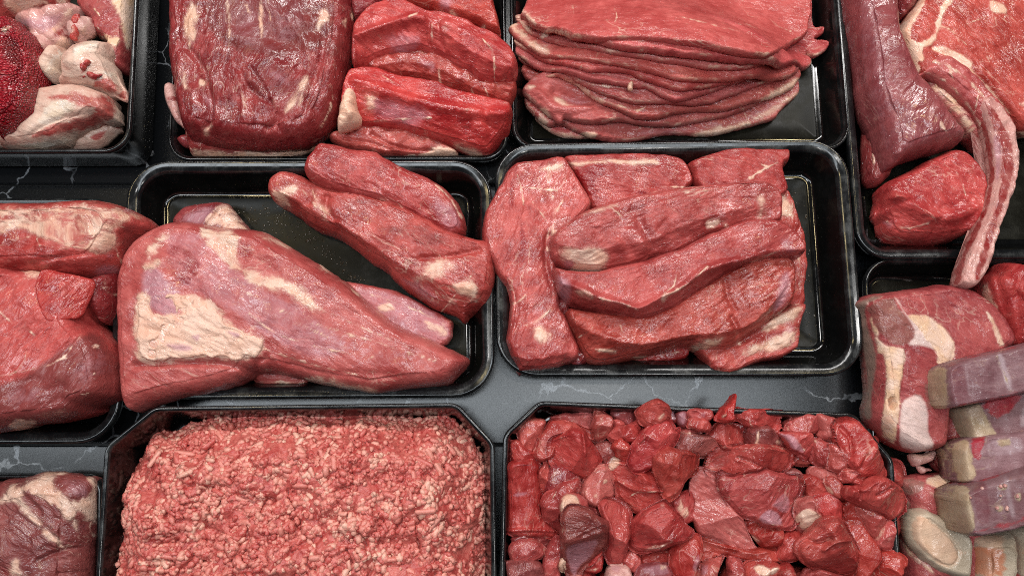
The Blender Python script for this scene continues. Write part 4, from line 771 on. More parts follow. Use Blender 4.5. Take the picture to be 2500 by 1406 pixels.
tri = piece('beef_roast', 'pointed beef roast streaked with cream fat and silvery skin', 'roast', 'c6', [(54, 760), (75, 640), (120, 540), (200, 490), (300, 435), (400, 428), (500, 443), (600, 460), (720, 466), (800, 490), (880, 535), (960, 590), (1040, 632), (1120, 690), (1200, 740), (1300, 842), (1400, 922), (1500, 972), (1600, 1012), (1700, 1062), (1780, 1100), (1799, 1120), (1772, 1162), (1700, 1242), (1560, 1252), (1400, 1277), (1320, 1288), (1200, 1267), (1060, 1242), (940, 1212), (830, 1185), (740, 1180), (690, 1215), (640, 1245), (560, 1268), (440, 1292), (340, 1312), (200, 1350), (130, 1388), (90, 1345), (70, 1250), (60, 1050), (54, 900)], 44, 'pinkish', base=14, R=11, dome=0.26, ang=-28, lump=1.1, wrk=0.9, step=1.0,
      fat=[[(108, 790), (170, 780), (182, 870), (240, 892), (335, 885), (300, 820), (258, 785), (350, 783), (450, 800), (530, 858), (572, 930), (640, 968), (700, 988), (748, 1000), (748, 1060), (690, 1103), (600, 1118), (480, 1093), (330, 1113), (200, 1123), (130, 1123), (104, 1000)], ([(438, 450), (560, 458), (640, 500), (608, 560), (620, 620), (640, 660), (570, 640), (500, 560), (440, 500)], 0.85), ([(640, 650), (760, 680), (860, 706), (960, 756), (1020, 830), (1052, 874), (960, 842), (880, 782), (800, 764), (700, 744)], 0.78), ([(130, 640), (230, 600), (240, 630), (150, 665)], 0.8), ([(150, 560), (240, 480), (260, 500), (180, 600)], 0.7), ([(940, 1205), (1080, 1205), (1200, 1240), (1330, 1262), (1330, 1290), (1200, 1275), (1060, 1245)], 0.75), ([(1030, 625), (1100, 630), (1115, 660), (1060, 665)], 0.8), ([(700, 470), (800, 480), (900, 550), (870, 560), (780, 510)], 0.6)],
      silver=[[(138, 655), (225, 640), (270, 720), (345, 775), (340, 885), (240, 895), (178, 870), (160, 790), (132, 760)], ([(250, 470), (440, 450), (500, 560), (620, 660), (800, 770), (960, 850), (1100, 960), (1250, 1060), (1000, 1130), (760, 1000), (560, 860), (450, 800), (350, 780), (250, 600)], 0.62), ([(550, 960), (640, 975), (640, 1010), (580, 1000)], 0.8), ([(660, 760), (780, 800), (900, 860), (700, 860), (560, 800)], 0.72)],
      blood=[([(245, 560), (290, 520), (390, 540), (450, 640), (430, 710), (330, 745), (260, 690)], 0.6), ([(610, 550), (690, 545), (720, 600), (640, 630)], 0.58)],
      lines=[([(640, 760), (900, 900), (1250, 1000), (1620, 1120)], 9, 0.68), ([(680, 880), (800, 980), (1020, 1050), (1300, 1100)], 9, 0.68), ([(720, 860), (960, 940), (1180, 1060)], 7, 0.62), ([(760, 1060), (1000, 1140), (1240, 1190)], 8, 0.62), ([(800, 700), (960, 820), (1200, 930), (1480, 1050)], 8, 0.62), ([(1180, 700), (1260, 800), (1420, 930), (1640, 1030)], 9, 0.7), ([(1040, 640), (1180, 740), (1300, 850)], 8, 0.6)],
      crease=[([(100, 1140), (330, 1125), (560, 1132), (720, 1180)], 18, 5), ([(740, 1190), (700, 1130), (760, 1100)], 16, 3), ([(900, 1130), (1100, 1190), (1400, 1190)], 26, 2)], ridge=[([(560, 480), (900, 620), (1200, 830), (1500, 1010)], 46, 3)])
FS = dict(mat='fatty', R=1.8, sig=2.0, rough_edge=3.0, wrk=1.6, lump=3.0, dome=0.0, e=0.2, step=0.7, zoff=-0.5, ang=-28)
subpiece('fat_sheet', tri, 'c6', [(108, 800), (168, 790), (184, 872), (240, 894), (335, 888), (302, 824), (262, 792), (350, 790), (450, 806), (528, 862), (570, 934), (638, 972), (700, 992), (744, 1004), (744, 1056), (690, 1098), (600, 1112), (480, 1088), (330, 1108), (200, 1116), (134, 1116), (108, 1000)], 1.7, label='thick cream fat sheet on the broad end', silver=[([(380, 990), (440, 980), (420, 1030)], 1.0), ([(240, 1025), (400, 1035), (380, 1075), (290, 1065)], 1.0), ([(560, 965), (640, 980), (620, 1010)], 1.0)], crease=[([(180, 880), (260, 930), (420, 960), (560, 1010)], 14, 0.9), ([(150, 950), (300, 1000), (480, 1060)], 12, 0.8), ([(400, 830), (420, 900), (520, 960)], 12, 0.8), ([(280, 890), (300, 960)], 10, 0.8)], **FS)
GT = 'beef strips at the back of the centre left tray'
piece('beef_strip', 'rear beef strip lying over the tray rim', 'meat', 'c6', [(985, 110), (1050, 33), (1110, 43), (1200, 68), (1322, 74), (1372, 110), (1460, 158), (1560, 198), (1662, 248), (1722, 308), (1762, 380), (1778, 450), (1772, 495), (1700, 520), (1560, 450), (1440, 390), (1330, 340), (1200, 310), (1060, 265), (975, 208), (968, 160)], 30, 'meat', plane=[(1050, 60, 32), (1300, 200, 18), (1700, 400, 10)], R=6, ang=-28, group=GT, silver=[([(1600, 270), (1720, 330), (1770, 460), (1680, 470), (1600, 380)], 0.62)], lines=[([(1620, 230), (1700, 300), (1750, 400)], 9, 0.75), ([(1340, 300), (1440, 350), (1560, 410)], 14, 0.62)], crease=[([(1420, 170), (1460, 260), (1560, 340)], 22, 2)])
piece('beef_strip', 'front beef strip with a pale rounded tip and fat streaks', 'meat', 'c6', [(800, 222), (850, 178), (920, 183), (990, 213), (1040, 243), (1130, 268), (1220, 273), (1320, 298), (1450, 348), (1560, 398), (1680, 468), (1800, 508), (1902, 528), (1924, 562), (1924, 700), (1904, 800), (1872, 862), (1800, 880), (1768, 928), (1722, 888), (1620, 862), (1560, 822), (1480, 772), (1420, 722), (1368, 662), (1280, 612), (1200, 542), (1100, 482), (1000, 452), (930, 392), (870, 352), (820, 332), (788, 280)], 36, 'meat', base=12, R=7, dome=0.12, ang=-32, bevel=[([(800, 260), (900, 290), (1000, 370), (1150, 430), (1300, 540), (1450, 640), (1560, 690), (1700, 740), (1900, 760)], 16)], group=GT, zoff=0, wrk=1.4,
      fat=[([(795, 270), (860, 235), (940, 240), (900, 280), (850, 300), (870, 340), (810, 320)], 0.75), ([(1690, 740), (1800, 700), (1840, 770), (1810, 810), (1740, 770)], 0.85), ([(1560, 620), (1700, 600), (1740, 650), (1640, 700), (1480, 720), (1560, 670)], 0.66), ([(990, 250), (1020, 300), (1080, 350), (1060, 410), (1020, 340)], 0.7)], silver=[([(1400, 680), (1560, 700), (1640, 800), (1560, 800), (1440, 720)], 0.62)],
      dark=[([(1300, 430), (1560, 430), (1720, 520), (1600, 560), (1420, 500)], 0.55), ([(900, 190), (1000, 230), (1040, 270), (960, 240)], 0.6)], lines=[([(1640, 860), (1720, 780), (1800, 690)], 8, 0.7), ([(950, 260), (1040, 370), (1080, 420)], 7, 0.7)], crease=[([(1070, 290), (1060, 340), (1100, 400)], 18, 4), ([(1540, 600), (1700, 590), (1840, 560)], 14, 2.5), ([(1000, 240), (980, 320)], 14, 2)])

# ================================================================== steak strips tray (centre right)
GC = 'red steak strips layered in the centre right tray'
piece('steak_strip', 'fat edged strip along the right side of the layered steaks', 'steak', 'c7', [(1560, 300), (1655, 325), (1692, 400), (1714, 470), (1744, 560), (1764, 680), (1752, 800), (1742, 860), (1758, 940), (1690, 985), (1600, 900), (1560, 600)], 26, 'bright', base=8, ang=80, R=3.9, dome=0.06, lump=1.3, smooth_n=1, group=GC, fat=[[(1620, 330), (1655, 330), (1692, 400), (1708, 465), (1660, 465), (1630, 420)], ([(1670, 940), (1750, 930), (1740, 970), (1680, 980)], 0.6)], lines=[([(1700, 600), (1745, 700), (1740, 830)], 12, 0.6)])
piece('steak_strip', 'thin layer peeping out below the front steak strip', 'steak', 'c7', [(740, 1180), (880, 1180), (1010, 1150), (1150, 1140), (1140, 1215), (1060, 1248), (960, 1256), (800, 1248)], 14, 'meat', base=8, R=3.9, dome=0.06, lump=1.3, smooth_n=1, group=GC, lines=[([(860, 1215), (1000, 1200), (1110, 1180)], 10, 0.6)])
piece('steak_strip', 'narrow shaded layer between the left steak and the front strips', 'steak', 'c7', [(420, 860), (490, 900), (520, 1000), (560, 1120), (620, 1230), (570, 1268), (500, 1268), (490, 1200), (430, 1000)], 26, 'deep', base=8, ang=60, R=3.9, dome=0.06, lump=1.3, smooth_n=1, group=GC, silver=[([(510, 1240), (560, 1230), (580, 1260)], 0.8)])
piece('steak_strip', 'fatty folded steak end at the lower right of the layered steaks', 'steak', 'c7', [(1130, 1140), (1250, 1150), (1400, 1100), (1560, 1000), (1700, 930), (1757, 925), (1744, 985), (1718, 1060), (1720, 1130), (1702, 1182), (1600, 1234), (1500, 1245), (1400, 1292), (1324, 1314), (1240, 1292), (1212, 1232)], 28, 'bright', base=10, R=3.9, ang=30, dome=0.06, lump=1.3, smooth_n=1, group=GC, fat=[[(1540, 1060), (1600, 1010), (1700, 950), (1755, 935), (1725, 1010), (1660, 1030), (1600, 1060)], ([(1430, 1190), (1540, 1140), (1650, 1090), (1715, 1060), (1715, 1130), (1580, 1180), (1450, 1200)], 0.85), ([(1350, 1080), (1420, 1090), (1420, 1150)], 0.8)], silver=[([(1640, 1080), (1715, 1020), (1718, 1140), (1650, 1150)], 0.8)], lines=[([(1290, 1200), (1310, 1300)], 8, 0.6)], crease=[([(1400, 1150), (1520, 1080), (1640, 1040)], 14, 3)])
piece('steak_strip', 'large steak along the left edge with a thin blood line', 'steak', 'c7', [(34, 560), (45, 470), (90, 380), (130, 310), (170, 230), (230, 188), (330, 183), (460, 158), (500, 200), (540, 260), (590, 340), (625, 420), (580, 490), (500, 560), (450, 640), (440, 760), (450, 850), (450, 950), (490, 1010), (525, 1090), (560, 1180), (550, 1232), (470, 1272), (380, 1293), (260, 1302), (232, 1310), (198, 1230), (163, 1140), (168, 1080), (188, 960), (178, 860), (118, 790), (86, 720), (48, 650)], 36, 'meat', base=12, R=5.0, ang=70, bevel=[([(170, 1200), (300, 1230), (540, 1180)], 12)], smooth_n=1, group=GC, dome=0.08, wrk=1.3,
      blood=[[(186, 270), (204, 275), (200, 360), (225, 400), (210, 420), (160, 385), (185, 370)], [(238, 470), (250, 470), (268, 560), (275, 590), (262, 640), (270, 700), (240, 720), (250, 640), (242, 580)]], lines=[([(225, 235), (250, 310), (260, 400)], 7, 0.75), ([(250, 300), (390, 315), (440, 320)], 8, 0.65), ([(420, 360), (430, 440), (415, 530)], 22, 0.72), ([(470, 370), (430, 440)], 14, 0.7), ([(310, 380), (380, 480)], 9, 0.65), ([(270, 880), (230, 920), (190, 930)], 9, 0.75), ([(270, 1040), (350, 1010), (400, 960)], 16, 0.75), ([(400, 520), (380, 600), (390, 640)], 10, 0.7), ([(250, 420), (300, 560), (280, 760)], 6, 0.5)], fat=[([(310, 1060), (350, 1040), (400, 1080), (400, 1120), (340, 1135)], 0.85), ([(330, 200), (460, 165), (480, 190), (440, 215), (350, 215)], 0.7), ([(400, 540), (420, 520), (440, 545), (410, 560)], 0.8)],
      crease=[([(210, 860), (230, 980), (170, 1090)], 14, 2), ([(395, 560), (370, 680), (400, 800)], 18, 3)])
piece('steak_strip', 'back middle steak with a bright blood stain', 'steak', 'c7', [(450, 165), (560, 152), (700, 147), (870, 147), (980, 152), (1060, 158), (1112, 190), (1144, 250), (1156, 310), (1080, 380), (900, 440), (750, 470), (620, 470), (570, 340), (505, 240)], 34, 'meat', base=10, R=3.9, ang=-10, dome=0.06, lump=1.3, smooth_n=1, group=GC, blood=[[(500, 210), (600, 180), (700, 165), (690, 250), (640, 290), (660, 340), (580, 350), (545, 280)], [(860, 320), (930, 330), (900, 350)]], fat=[([(490, 165), (700, 155), (980, 150), (990, 180), (850, 185), (700, 165), (520, 195)], 0.78), ([(930, 350), (975, 320), (960, 350)], 0.9)], lines=[([(1000, 300), (1080, 300), (1150, 300)], 8, 0.8)], crease=[([(490, 200), (560, 320), (600, 400)], 12, 3)])
piece('steak_strip', 'back right steak with a forked fat line', 'steak', 'c7', [(1112, 195), (1200, 158), (1330, 122), (1450, 117), (1560, 122), (1664, 123), (1660, 190), (1622, 220), (1645, 290), (1660, 350), (1560, 420), (1350, 400), (1200, 360), (1150, 310), (1136, 240)], 34, 'meat', base=10, R=3.9, ang=-15, dome=0.06, lump=1.3, smooth_n=1, group=GC, lines=[([(1620, 170), (1520, 220), (1450, 270), (1400, 290)], 10, 0.85), ([(1520, 150), (1540, 190), (1600, 185)], 7, 0.7), ([(1130, 310), (1250, 305), (1340, 290)], 9, 0.9)])
piece('steak_strip', 'front steak strip with a grey silverskin patch at its right', 'steak', 'c7', [(472, 950), (600, 970), (750, 990), (880, 1000), (1000, 960), (1100, 900), (1250, 810), (1350, 740), (1500, 690), (1684, 690), (1696, 800), (1686, 900), (1644, 975), (1565, 1045), (1485, 1105), (1405, 1155), (1330, 1194), (1200, 1184), (1130, 1154), (1000, 1194), (880, 1224), (760, 1246), (660, 1266), (596, 1244), (546, 1184), (506, 1084)], 36, 'meat', base=20, R=5.0, ang=25, dome=0.06, lump=1.3, bevel=[([(480, 1000), (600, 1080), (760, 1130), (900, 1150), (1150, 1090), (1400, 1080), (1560, 980), (1690, 800)], 18)], smooth_n=1, group=GC, wrk=1.3, silver=[[(1612, 860), (1650, 760), (1692, 750), (1686, 920), (1612, 975)]], fat=[([(650, 1160), (770, 1168), (760, 1190), (670, 1180)], 0.85), ([(1150, 1165), (1250, 1120), (1345, 1095), (1340, 1140), (1250, 1180)], 0.72), ([(850, 1205), (960, 1190), (900, 1225)], 0.7)], lines=[([(600, 1000), (640, 1060), (560, 1100)], 6, 0.6), ([(780, 1040), (800, 1120)], 6, 0.6)], ridge=[([(500, 1000), (700, 1110), (900, 1150), (1150, 1100)], 30, 3)], crease=[([(1340, 800), (1360, 900), (1400, 960)], 14, 2.2), ([(1140, 1160), (1000, 1130)], 14, 2), ([(1380, 1000), (1420, 1080)], 14, 3)])
piece('steak_strip', 'thick rear strip on top with a pale fat patch at its left', 'steak', 'c7', [(398, 590), (430, 548), (520, 478), (600, 438), (720, 398), (830, 368), (950, 348), (1100, 323), (1250, 312), (1400, 297), (1520, 297), (1592, 328), (1624, 390), (1624, 510), (1560, 540), (1450, 550), (1300, 580), (1200, 610), (1130, 650), (1050, 700), (940, 710), (890, 740), (800, 760), (700, 780), (600, 772), (480, 755), (408, 715), (392, 650)], 40, 'meat', base=26, R=5.5, ang=15, dome=0.06, lump=1.3, bevel=[([(400, 600), (520, 620), (680, 640), (800, 600), (900, 600), (1000, 560), (1200, 470), (1400, 420), (1600, 400)], 14)], smooth_n=1, group=GC, wrk=1.2, fat=[[(460, 632), (560, 635), (620, 618), (720, 650), (695, 735), (600, 765), (520, 750), (540, 690), (470, 670)], ([(1240, 480), (1300, 462), (1330, 490), (1260, 515)], 0.72), ([(1330, 480), (1375, 480), (1360, 515)], 0.72), ([(1480, 350), (1550, 350), (1560, 470), (1530, 480), (1520, 400)], 0.66), ([(560, 450), (720, 400), (770, 395), (720, 415), (600, 450)], 0.75)], silver=[([(460, 650), (560, 650), (540, 740), (480, 720)], 0.7)], lines=[([(720, 400), (790, 460)], 7, 0.7), ([(1100, 330), (1240, 320), (1330, 310)], 8, 0.6)], crease=[([(880, 480), (930, 560), (960, 660)], 26, 2.6), ([(760, 560), (850, 620), (890, 700)], 20, 1.6), ([(960, 560), (1020, 480), (1080, 440)], 16, 1.4)], ridge=[([(760, 620), (790, 540), (860, 540), (920, 620)], 26, 1.8)])
piece('steak_strip', 'middle steak strip on top with a ragged fat ridge', 'steak', 'c7', [(406, 735), (500, 758), (620, 768), (750, 738), (880, 708), (1000, 668), (1080, 648), (1200, 578), (1300, 538), (1420, 497), (1520, 487), (1622, 507), (1694, 560), (1746, 650), (1724, 694), (1600, 696), (1480, 716), (1350, 786), (1250, 856), (1150, 916), (1050, 984), (950, 1016), (872, 1036), (770, 1005), (640, 975), (520, 936), (446, 884), (416, 800)], 38, 'meat', base=32, R=5.0, ang=25, dome=0.06, lump=1.3, bevel=[([(420, 790), (540, 850), (650, 900), (800, 935), (880, 960), (1000, 890), (1100, 850), (1240, 740), (1480, 690), (1740, 650)], 20)], smooth_n=1, group=GC, silver=[[(430, 765), (500, 795), (525, 860), (490, 925), (440, 860)], ([(1620, 560), (1690, 570), (1735, 650), (1660, 670)], 0.62)], fat=[([(530, 850), (590, 850), (640, 900), (600, 890), (560, 880)], 0.8), ([(1000, 880), (1040, 870), (1020, 920), (1000, 910)], 0.85), ([(1480, 700), (1540, 690), (1520, 710)], 0.8)], lines=[([(540, 850), (650, 900), (800, 930), (870, 960)], 9, 0.75), ([(1010, 890), (1100, 850), (1190, 780), (1240, 730)], 10, 0.85), ([(640, 780), (720, 860)], 6, 0.6), ([(1080, 770), (1070, 830), (1010, 870)], 6, 0.7), ([(1480, 700), (1620, 650), (1700, 600)], 9, 0.65)], ridge=[([(520, 830), (650, 890), (820, 940), (880, 960), (1000, 890), (1100, 850), (1240, 730), (1500, 680)], 22, 4)])

# ================================================================== flank (bottom left)
piece('flank_steak', 'coarse brownish flank piece with orange fat at the bottom left', 'meat', 'c9', [(-500, 440), (-100, 430), (0, 410), (150, 370), (350, 350), (430, 308), (540, 297), (700, 307), (850, 322), (940, 347), (1060, 358), (1050, 600), (1020, 900), (990, 1200), (970, 1700), (-500, 1700)], 34, 'dark', base=8, R=16, ang=-30, lump=1.6, wrk=2.2,
      fat=[[(-40, 640), (60, 520), (130, 450), (220, 470), (380, 370), (500, 330), (600, 340), (560, 400), (580, 480), (660, 560), (720, 600), (800, 690), (780, 760), (740, 830), (680, 790), (630, 680), (570, 590), (540, 660), (490, 600), (430, 590), (380, 540), (300, 500), (210, 510), (220, 590), (330, 740), (440, 880), (400, 870), (300, 780), (160, 600)], [(455, 910), (500, 900), (560, 960), (620, 1030), (670, 1120), (600, 1060), (520, 1020), (460, 980)], [(930, 350), (1000, 360), (1020, 500), (1030, 620), (1010, 820), (960, 820), (880, 760), (800, 690), (730, 610), (900, 610), (950, 560), (1000, 480)], ([(100, 1330), (160, 1220), (190, 1260), (190, 1330), (300, 1400), (120, 1400)], 0.85), ([(740, 840), (800, 790), (840, 930), (800, 950)], 0.75), ([(430, 310), (740, 305), (720, 330), (480, 345)], 0.7)],
      silver=[([(640, 360), (900, 380), (960, 480), (930, 600), (760, 580), (640, 470)], 0.55), ([(700, 900), (850, 850), (960, 830), (880, 930), (720, 970)], 0.6)],
      lines=[([(960, 840), (940, 900), (990, 980)], 30, 0.7), ([(680, 1180), (760, 1260), (820, 1330)], 14, 0.7), ([(390, 1230), (440, 1350)], 14, 0.7)], blood=[([(560, 590), (600, 600), (590, 680), (550, 660)], 0.7), ([(0, 1290), (120, 1360), (250, 1406), (60, 1406)], 0.6)],
      crease=[([(220, 540), (330, 620), (420, 720)], 30, 2), ([(380, 1250), (620, 1130), (900, 1100)], 24, 3), ([(660, 560), (720, 600), (930, 620)], 16, 2)])
# ================================================================== steak and shank tray (right)
GR = 'sawn beef pieces in the right hand tray'
piece('shank_piece', 'dark red sawdusted meat between the sawn steak and shank slices', 'meat', 'c8', [(430, 700), (560, 640), (660, 700), (640, 900), (560, 965), (470, 955), (440, 900)], 30, 'deep', base=6, group=GR, lump=2)
piece('beef_trimming', 'bright red ragged beef with a white fat seam at the right edge', 'meat', 'c8', [(650, 110), (700, 88), (735, 42), (800, 48), (860, 66), (1060, 60), (1060, 420), (860, 420), (760, 420), (745, 330), (705, 270), (668, 200), (650, 180)], 44, 'bright', base=8, R=14, ang=50, lump=2.4, wrk=1.6, group=GR, fat=[[(676, 135), (700, 140), (730, 240), (780, 310), (795, 400), (770, 410), (740, 300), (700, 220)]], dark=[([(650, 110), (690, 110), (690, 200), (655, 180)], 0.7)], crease=[([(740, 50), (760, 150), (790, 260)], 18, 4), ([(860, 90), (830, 180), (850, 300)], 24, 3)])
tb = piece('bone_in_steak', 'sawn steak with grainy brown bone, yellow fat and a small hole', 'steak', 'c8', [(92, 220), (150, 184), (230, 173), (300, 163), (430, 146), (460, 136), (560, 148), (645, 200), (705, 260), (750, 330), (774, 400), (720, 440), (640, 520), (540, 560), (500, 640), (492, 700), (482, 800), (472, 852), (350, 872), (258, 832), (198, 772), (153, 710), (178, 600), (168, 500), (152, 400), (128, 270)], 44, 'tbone', base=10, R=9, dome=0.06, ang=-30, group=GR, feather=6, lump=0.8,
      fat=[([(240, 400), (300, 405), (345, 420), (330, 520), (315, 600), (320, 660), (305, 740), (300, 830), (230, 790), (250, 650), (262, 540)], 1), [(350, 262), (440, 268), (520, 328), (558, 400), (555, 455), (500, 488), (480, 470), (470, 420), (420, 350), (380, 300)], ([(690, 240), (730, 290), (775, 400), (750, 400), (720, 310)], 0.9), ([(180, 260), (215, 330), (240, 390), (300, 410), (250, 440), (215, 420), (200, 340)], 0.8)],
      silver=[[(290, 185), (312, 200), (345, 260), (400, 310), (465, 390), (475, 425), (420, 400), (340, 402), (385, 350), (350, 280)], [(320, 640), (400, 605), (440, 660), (442, 780), (480, 840), (400, 870), (310, 840), (315, 740)]],
      blood=[[(165, 225), (285, 182), (310, 240), (375, 310), (385, 360), (345, 398), (280, 398), (240, 360), (200, 290)], ([(420, 560), (475, 570), (470, 640), (440, 700), (430, 640)], 0.8)],
      crease=[([(284, 640), (290, 655), (288, 662)], 13, 9), ([(345, 420), (335, 560), (320, 640)], 9, 1.2), ([(300, 190), (390, 310), (470, 420)], 9, 1.0), ([(560, 400), (540, 470)], 10, 1.0)], dark=[[(274, 636), (290, 628), (304, 645), (298, 668), (280, 664)], [(92, 220), (240, 175), (235, 190), (160, 225), (180, 330), (215, 420), (210, 540), (190, 620), (200, 730), (150, 720), (175, 560), (150, 400)]])  # small hole: pit is sunk, and its shade also painted in with dark
piece('meat_scrap', 'pale ragged scrap hanging from the lower end of the sawn steak', 'meat', 'm8', [(280, 110), (420, 120), (590, 70), (560, 150), (500, 200), (400, 240), (330, 270), (300, 190)], 14, 'pale', base=20, lump=2.5, fat=[([(300, 120), (560, 100), (480, 180)], 0.7)])
piece('fat_crumb', 'small pink crumb below the sawn steak', 'fat', 'm8', [(365, 250), (390, 228), (440, 250), (510, 270), (545, 295), (480, 310), (430, 332), (395, 315)], 6, 'pale', base=24, R=4, lump=3, step=0.6)
# marrow bone at the bottom
mb = piece('shank_slice', 'shank slice with a big oval marrow bone face', 'shank', 'm8', [(150, 400), (230, 345), (400, 325), (560, 320), (800, 300), (900, 400), (900, 900), (1320, 880), (1320, 1520), (240, 1520), (220, 1200), (200, 900), (240, 700), (190, 560)], 34, 'tbone', base=6, R=12, group=GR, ang=-40, feather=5, dome=0.05,
      fat=[([(460, 400), (560, 480), (700, 470), (790, 480), (790, 310), (700, 320), (540, 360)], 0.95), ([(480, 500), (600, 550), (740, 580), (740, 620), (600, 600)], 0.8), ([(160, 500), (240, 540), (310, 640), (300, 690), (250, 650)], 0.75), ([(200, 1000), (300, 1120), (560, 1340), (560, 1400), (380, 1250), (230, 1120)], 0.7)], dark=[([(170, 400), (300, 360), (470, 400), (480, 460), (380, 560), (270, 560), (200, 500)], 0.62)], lines=[([(580, 600), (640, 700), (740, 730)], 14, 0.7)])
bone = subpiece('marrow_bone', mb, 'm8', [(235, 870), (250, 780), (310, 700), (390, 678), (470, 700), (560, 750), (680, 830), (800, 900), (880, 950), (900, 1080), (890, 1250), (870, 1420), (760, 1410), (600, 1360), (480, 1290), (380, 1200), (290, 1070), (245, 970)], 26, 'marrow', base=26, R=6, dome=0.02, label='oval beige bone ring', wrk=0.25, lump=0.6,
      fat=[[(330, 930), (345, 830), (410, 775), (500, 800), (620, 890), (730, 990), (820, 1100), (830, 1200), (780, 1290), (700, 1300), (560, 1230), (440, 1120), (360, 1030)]], silver=[([(640, 890), (700, 930), (760, 1010), (740, 1010), (680, 940)], 0.7)], blood=[[(530, 905), (570, 910), (560, 935), (535, 925)]], crease=[([(330, 930), (345, 830), (410, 775), (500, 800), (620, 890), (730, 990), (820, 1100), (830, 1200), (780, 1290), (700, 1300), (560, 1230), (440, 1120), (360, 1030), (330, 930)], 14, 1.6)])
subpiece('bone_side', mb, 'm8', [(880, 980), (960, 950), (1200, 930), (1315, 900), (1322, 1100), (1325, 1330), (1280, 1440), (1270, 1520), (860, 1520), (885, 1300)], 30, 'marrow', base=18, R=8, label='orange tinted side of the marrow bone', wrk=0.3,
         blood=[[(950, 1090), (1180, 1110), (1315, 1120), (1320, 1330), (1260, 1420), (900, 1400), (920, 1200)]], fat=[([(960, 980), (1300, 950), (1310, 1080), (1200, 1110), (960, 1060)], 0.9)], lines=[([(940, 1020), (930, 1180), (925, 1300)], 10, 0.9)])
piece('shank_slice', 'pinkish beige bone piece at the bottom right corner of the photo', 'shank', 'm8', [(1325, 880), (1500, 860), (1800, 860), (1800, 1500), (1360, 1500), (1320, 1320)], 36, 'marrow', base=12, R=8, group=GR, blood=[([(1480, 1000), (1700, 960), (1700, 1180), (1490, 1200)], 0.62)], silver=[([(1330, 1050), (1400, 1060), (1380, 1200), (1335, 1180)], 0.6)])
piece('meat_scrap', 'small dark red scrap at the bottom photo edge by the marrow bone', 'meat', 'm8', [(1280, 1400), (1330, 1350), (1400, 1345), (1450, 1390), (1430, 1500), (1290, 1500)], 18, 'deep', base=34, lump=2)
GSH = 'shank slices stacked at the right photo edge'
SHL = dict(mat='shank', R=3.2, smooth_n=1, dome=0.03, e=0.62, wrk=0.35, lump=0.7, group=GSH, feather=7.0, rough_edge=0.4)
piece('shank_slice', 'second shank slice from the top, wedged between two others', 'shank', 'c8', [(553, 672), (600, 655), (700, 620), (900, 580), (1100, 560), (1100, 780), (900, 790), (800, 800), (720, 812), (600, 830), (575, 740)], 36, plane=[(560, 750, 26), (1000, 680, 26)], ang=0, fat=[[(520, 690), (650, 640), (700, 720), (740, 800), (590, 840), (530, 760)]], blood=[([(660, 645), (860, 605), (800, 690), (730, 720)], 0.9)], silver=[([(830, 760), (850, 660), (890, 650), (880, 760)], 0.8)], **SHL)
piece('shank_slice', 'third shank slice from the top, tan edged with a red triangle', 'shank', 'c8', [(538, 832), (600, 798), (700, 782), (860, 767), (1100, 740), (1100, 900), (900, 915), (800, 945), (700, 980), (562, 1010), (548, 920)], 40, plane=[(560, 900, 30), (1000, 840, 30)], ang=0, fat=[[(535, 838), (615, 800), (632, 900), (655, 975), (575, 1010), (550, 920)], ([(740, 810), (790, 800), (800, 830), (750, 840)], 0.85)], blood=[[(620, 808), (690, 790), (685, 830), (665, 895), (640, 890)]], silver=[([(690, 810), (850, 790), (870, 860), (760, 890), (690, 880)], 0.6)], **SHL)
piece('shank_slice', 'topmost shank slice with a tan left end and purple skin', 'shank', 'c8', [(468, 512), (500, 482), (600, 452), (860, 391), (1100, 330), (1100, 560), (860, 603), (700, 643), (560, 668), (490, 680), (474, 600)], 46, plane=[(490, 590, 40), (1000, 480, 40)], ang=0, fat=[[(455, 520), (515, 480), (522, 580), (528, 675), (485, 690), (460, 600)]], silver=[([(735, 434), (765, 424), (815, 590), (785, 600)], 0.9), ([(590, 470), (610, 462), (640, 640), (615, 645)], 0.5)], dark=[([(525, 490), (600, 460), (630, 640), (535, 662)], 0.5)], lines=[([(740, 440), (770, 520), (800, 600)], 10, 0.55), ([(640, 460), (690, 540)], 4, 0.4)], blood=[([(490, 676), (700, 634), (860, 596), (1000, 570), (1000, 580), (860, 608), (700, 650), (490, 684)], 0.7), ([(500, 484), (700, 424), (860, 388), (860, 398), (700, 436), (520, 490)], 0.62)], **SHL)
piece('shank_slice', 'lowest shank slice dotted with pale crumbs', 'shank', 'c8', [(532, 1042), (600, 1005), (700, 972), (900, 910), (1100, 860), (1100, 1120), (900, 1160), (860, 1164), (740, 1204), (577, 1234), (555, 1150)], 46, plane=[(560, 1130, 40), (1000, 1010, 40)], ang=0, fat=[[(528, 1048), (606, 1002), (630, 1100), (650, 1212), (570, 1240), (548, 1150)], ([(735, 1100), (765, 1095), (770, 1120), (745, 1125)], 0.95), ([(820, 1050), (850, 1040), (845, 1080), (825, 1080)], 0.95), ([(740, 1015), (785, 1005), (780, 1030), (750, 1030)], 0.9)], dark=[([(625, 1000), (700, 970), (720, 1180), (655, 1200)], 0.7)], silver=[([(760, 970), (790, 960), (830, 1150), (795, 1160)], 0.7)], blood=[([(600, 1002), (900, 905), (900, 916), (610, 1012)], 0.8), ([(660, 1195), (900, 1140), (900, 1165), (740, 1204), (580, 1234)], 0.7)], **SHL)
